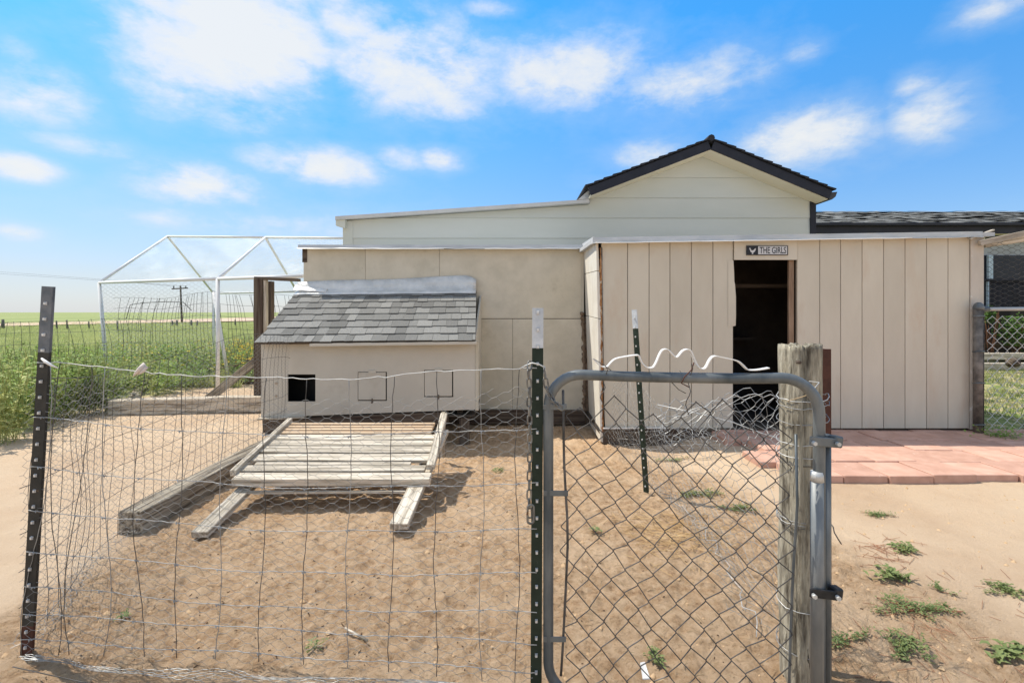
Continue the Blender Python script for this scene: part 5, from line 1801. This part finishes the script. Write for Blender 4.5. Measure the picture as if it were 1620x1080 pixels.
# grass blades: prairie beyond, plus near weeds and the lawn
def blades(n, xf, yf_, hmin, hmax, wd, seed, cond=None):
    r_ = np.random.default_rng(seed)
    x = xf(r_, n); y = yf_(r_, n)
    if cond is not None:
        k = cond(x, y); x = x[k]; y = y[k]
    n = len(x)
    z = gz(x, y) - .01
    a = r_.uniform(0, 6.283, n); h = r_.uniform(hmin, hmax, n)
    dx = np.cos(a); dy = np.sin(a)
    ln = r_.normal(0, .3, (n, 2)) * h[:, None]
    v = np.empty((n, 3, 3))
    v[:, 0] = np.stack([x - dx * wd, y - dy * wd, z], -1)
    v[:, 1] = np.stack([x + dx * wd, y + dy * wd, z], -1)
    v[:, 2] = np.stack([x + ln[:, 0], y + ln[:, 1], z + h], -1)
    return v.reshape(-1, 3), np.arange(3 * n).reshape(-1, 3)
o = obj("prairie_grass", *blades(90000, lambda r_, n: r_.uniform(-1, 1, n), lambda r_, n: 7.5 + 40 * r_.random(n) ** 1.8, .08, .26, .007, 5), GRASSM)
bpy.data.objects.remove(o)
def mkpr():
    r_ = np.random.default_rng(5); n = 110000
    y = 7.2 + 45 * r_.random(n) ** 1.7
    x = (-830 / F + r_.random(n) * 560 / F) * y + r_.normal(0, .3, n)
    k = (x < -2.7) & (hsh(np.floor(x * 3), np.floor(y * 3), 90) > .25)
    x, y = x[k], y[k]; n = len(x)
    z = gz(x, y) - .01
    a = r_.uniform(0, 6.283, n); h = r_.uniform(.06, .22, n) * (.6 + .8 * vn(x * 1.2, y * 1.2, 91))
    wd = .005 + y * .0004
    ln = r_.normal(0, .35, (n, 2)) * h[:, None]
    v = np.empty((n, 3, 3))
    v[:, 0] = np.stack([x - np.cos(a) * wd, y - np.sin(a) * wd, z], -1)
    v[:, 1] = np.stack([x + np.cos(a) * wd, y + np.sin(a) * wd, z], -1)
    v[:, 2] = np.stack([x + ln[:, 0], y + ln[:, 1], z + h], -1)
    return v.reshape(-1, 3), np.arange(3 * n).reshape(-1, 3)
tag(obj("prairie_grass", *mkpr(), GRASSM), "sunlit green prairie grass stretching away to the horizon", "grass", kind="stuff")
LAWN = mat("lawn_blades", (.13, .19, .05), (.48, .43, .22), scale=1.6, bump=0, rough=.7, trans=.3, ramp=(.42, .6))
vl = blades(26000, lambda r_, n: r_.uniform(4.42, 11, n), lambda r_, n: r_.uniform(4.75, 10, n), .03, .10, .005, 6,
            lambda x, y: (x / y > .93) & (x / y < 1.12) & (vn(x * 2.5, y * 2.5, 92) > .22))
tag(obj("lawn_grass", *vl, LAWN), "patchy green lawn behind the chain link fence at the right", "grass", kind="stuff")
# yellow flowers
fl = Leaves()
for _ in range(300):
    d_ = rg.uniform(7.2, 10); px_ = rg.choice((rg.gauss(385, 22), rg.gauss(385, 12), rg.uniform(170, 400)))
    x = (px_ - 810) / F * d_
    if x > -3.1: continue
    z = G(x, d_) + rg.uniform(.3, .6)
    for k in range(3): fl.leaf(Vector((x, d_, z)), rdir(.3, rg), .035, .026, Vector((0, 0, 1)))
tag(fl.build("yellow_wildflowers", YEL), "small yellow wildflowers scattered in the weeds by the gateway", "flowers", kind="stuff")
# bushes at the right edge
for (cx_, cy_, cz_, rx, rz_, n_, ds) in ((11.25, 11.0, .72, .42, .40, 1500, "bright green leafy bush under the dark window at the right edge"), (10.75, 11.1, 1.05, .16, .2, 260, "small sprig of bright leaves rising left of the larger bush"), (12.2, 11.2, .95, .5, .5, 900, "taller dark green bush by the railing, cut by the right edge")):
    t = empty("leafy_bush", (cx_, cy_, .3), ds, "bush")
    Lf = Leaves(); St = []
    for _ in range(n_):
        v_ = Vector((rg.gauss(0, 1), rg.gauss(0, 1), rg.gauss(0, 1))).normalized() * (rg.random() ** .45)
        lump = 1 + .35 * math.sin(v_.x * 7) * math.cos(v_.z * 6)
        p = Vector((cx_ + v_.x * rx * lump, cy_ + v_.y * rx * .7, cz_ + v_.z * rz_ * lump))
        Lf.leaf(p, rdir(.4, rg), rg.uniform(.04, .085), .035, Vector((rg.uniform(-.5, .5), rg.uniform(-.5, .5), 1)))
    Lf.build("foliage", BUSH, t)
    for _ in range(14):
        St.append(((cx_ + rg.uniform(-.1, .1), cy_, .2), (cx_ + rg.uniform(-1, 1) * rx * .7, cy_ + rg.uniform(-.3, .3), cz_ + rg.uniform(-.1, 1) * rz_ * .7)))
    obj("stems", *segs([a for a, b in St], [b for a, b in St], .008), BRAIL, t)
lb = Leaves(); rg3 = random.Random(2)
x_, d_ = W(1606, 700, 4.2).x, 4.32
t = empty("leafy_weed", (4.35, 4.4, .0), "low bright leafed weed at the edge of the pavers below the chain link fence", "weed")
for _ in range(160):
    p = Vector((4.42 + rg3.gauss(0, .10), 4.42 + rg3.gauss(0, .06), .03 + abs(rg3.gauss(0, .035))))
    lb.leaf(p, rdir(.5, rg3), rg3.uniform(.025, .05), .022, Vector((0, 0, 1)))
lb.build("foliage", LEAF, t)
# sand weeds
def sand_weed(px_, py_, rx, ry, n_, ll, m_, ds, h=.025, elong=0.0):
    x, y = gp(px_, py_)
    z = G(x, y)
    rx *= 1.2; ry *= 1.15; h *= .55; n_ = int(n_ * 1.15); ll *= .8
    t = empty("sand_weed", (x, y, z), ds, "weed", "small weeds in the sand")
    Lf = Leaves(); St = []
    arms = max(5, int(n_ / 30))
    for a_ in range(arms):
        an = rg.uniform(0, 6.283); ln_ = rg.uniform(.5, 1.05)
        ex, ey_ = math.cos(an) * rx * ln_, math.sin(an) * ry * ln_
        St.append(((x, y, z + .004), (x + ex, y + ey_, G(x + ex, y + ey_) + h * .5)))
        for k in range(int(n_ / arms)):
            u = rg.random() ** .7
            p = Vector((x + ex * u + rg.gauss(0, rx * .09), y + ey_ * u + rg.gauss(0, ry * .09), 0))
            p.z = float(gz(p.x, p.y)) + .004 + abs(rg.gauss(0, h * .6))
            Lf.leaf(p, rdir(.28, rg), ll * rg.uniform(.6, 1.3), ll * rg.uniform(.35, .55), Vector((rg.uniform(-.4, .4), rg.uniform(-.4, .4), 1)))
    Lf.build("foliage", m_, t)
    obj("stems", *segs([a for a, b in St], [b for a, b in St], .0016), REDSTEM if m_ is LEAF2 else LEAF3, t)
LIT = mat("fresh_weed_leaf", (.13, .18, .055), (.25, .29, .11), scale=5, bump=0, rough=.6, trans=.25)
sand_weed(1391, 811, .085, .07, 260, .016, LEAF2, "flat dusty weed on open sand nearest the pavers' front edge")
sand_weed(1430, 870, .085, .06, 110, .030, LIT, "leafy green weed with reddish twigs left of it, below the dusty one", .03)
sand_weed(1408, 914, .075, .07, 90, .040, LIT, "fresh broad leafed seedling just above the widest weed patch", .04)
sand_weed(1447, 957, .15, .075, 520, .017, LEAF2, "widest spreading dusty weed patch on the sand at right")
sand_weed(1490, 932, .055, .05, 110, .015, LEAF2, "small dusty weed just right above the widest patch")
sand_weed(1592, 929, .085, .06, 240, .020, LIT, "green weed clump near the right edge of the picture")
sand_weed(1338, 998, .12, .05, 200, .018, LEAF2, "straggling weed at the foot of the gate post's right side")
sand_weed(1424, 1010, .10, .07, 260, .022, LIT, "leafy weed below the widest patch near the bottom")
sand_weed(1590, 1018, .13, .05, 90, .045, LIT, "grassy weed tuft near the bottom right corner", .02)
sand_weed(1105, 775, .13, .09, 220, .026, LIT, "green weed behind the gate mesh, by the short green post", .03)
sand_weed(1160, 800, .14, .07, 170, .022, LEAF2, "dull weed behind the gate mesh to the right of the greener one")
sand_weed(1040, 1030, .035, .03, 60, .024, LIT, "lone seedling on sand seen through the lower gate mesh", .03)
sand_weed(942, 846, .03, .03, 30, .028, LEAF2, "tiny seedling left of the mesh centre inside the gate", .03)
sand_weed(787, 738, .04, .04, 50, .03, LIT, "small seedling in the pen just right of the nest box shadow", .04)
sand_weed(1065, 710, .16, .05, 90, .03, LEAF2, "thin weeds growing along the coop's skirt board")
sand_weed(497, 1048 - 25, .03, .03, 30, .02, LIT, "tiny green seedling low in the front wire fence")
sand_weed(197, 975, .03, .03, 34, .02, LEAF2, "tiny seedling near the lower left corner of the pen")
# dry debris
def litter(name, m_, n_, pick, lmin, lmax, r_, ds, lift=.003):
    rr = np.random.default_rng(abs(len(name) * 7) + n_)
    pts = np.array([pick(rr) for _ in range(n_)])
    x, y = pts[:, 0], pts[:, 1]
    a = rr.uniform(0, 6.283, n_); l_ = rr.uniform(lmin, lmax, n_)
    z = gz(x, y) + gfine(x, y) + lift + r_
    x2, y2 = x + np.cos(a) * l_, y + np.sin(a) * l_
    z2 = gz(x2, y2) + gfine(x2, y2) + lift + rr.uniform(0, .006, n_)
    tag(obj(name, *segs(np.stack([x, y, z], -1), np.stack([x2, y2, z2], -1), r_), m_), ds, "litter", kind="stuff")
litter("straw_litter", STRAW, 3200, lambda r: (r.uniform(-1.9, 1.6), 1.3 + 3.0 * r.random() ** 1.4), .01, .045, .0009, "bits of dry straw scattered over the sand of the pen")
litter("dry_grass_bits", mat("golden_straw", (.46, .29, .13), (.66, .47, .25), bump=0), 230, lambda r: gp(*(lambda q: (q[0], max(q[1], 760)))((r.normal(1065, 38), r.normal(840, 22)))), .05, .16, .0013, "golden dry grass stalks lying behind the gate mesh", .006)
litter("dry_red_twigs", REDSTEM, 170, lambda r: gp(*(lambda q: (q[0], max(q[1], 800)))(((r.normal(1395, 25), r.normal(870, 10)) if r.random() < .4 else (r.normal(1480, 90), r.normal(1000, 50))))), .03, .09, .0010, "thin dry reddish twigs scattered on the sand between the weeds")
litter("dark_debris", mat("clod_shadow_dark", (.07, .045, .028), (.14, .09, .055), bump=0), 240, lambda r: (r.normal(-.9 + 1.9 * (r.random() > .5) * r.random(), .5), 1.45 + abs(r.normal(0, .7))), .003, .012, .0020, "dark bits standing in for clod shadows, scattered over the pen sand", .0)  # shadows of small clods put in as dark bits
def pebbles():
    rr = np.random.default_rng(3); n_ = 1700
    x = rr.uniform(-1.9, 1.7, n_); y = 1.2 + 3.4 * rr.random(n_) ** 1.3
    k = rr.random(n_) < (.2 + .8 * pen_mask(x, y)); x, y = x[k], y[k]
    xe = rr.uniform(1.0, 3.2, 500); ye = rr.uniform(1.3, 3.3, 500)
    x = np.r_[x, xe]; y = np.r_[y, ye]; n_ = len(x)
    s = .0025 + .011 * rr.random(n_) ** 4
    oc = np.array([(1, 0, 0), (0, 1, 0), (-1, 0, 0), (0, -1, 0), (0, 0, 1)], float)
    v = np.repeat(oc[None], n_, 0) * s[:, None, None] * rr.uniform(.6, 1.2, (n_, 5, 1))
    v += np.stack([x, y, gz(x, y) + gfine(x, y)], -1)[:, None]
    f = np.array([(0, 1, 4), (1, 2, 4), (2, 3, 4), (3, 0, 4)])
    q = (np.arange(n_) * 5)[:, None, None] + f[None]
    tag(obj("sand_clods", v.reshape(-1, 3), q.reshape(-1, 3), CLOD, None, True), "small clods and pebbles strewn over the loose sand", "clods", kind="stuff")
pebbles()
# small things on the sand
x, y = gp(563, 1008)
tag(tube("dry_twig", [(x - .05, y + .035, G(x, y) + .012), (x, y, G(x, y) + .014), (x + .05, y - .03, G(x, y) + .01)], .004, GWOOD, None, 6), "short pale twig lying on the sand near the bottom of the front fence", "twig")
x, y = gp(1023, 1088)
o = obj("white_scrap", [(x - .012, y, .03), (x + .012, y + .004, .028), (x + .006, y + .045, .05), (x - .010, y + .038, .052), (x - .012, y, .026), (x + .012, y + .004, .024), (x + .006, y + .045, .046), (x - .010, y + .038, .048)],
        [(0, 1, 2, 3), (7, 6, 5, 4), (0, 4, 5, 1), (1, 5, 6, 2), (2, 6, 7, 3), (3, 7, 4, 0)], WHITE)
tag(o, "small white scrap on the sand at the bottom edge inside the gate", "scrap")
print("polys", sum(len(o.data.polygons) for o in bpy.data.objects if o.type == "MESH"))
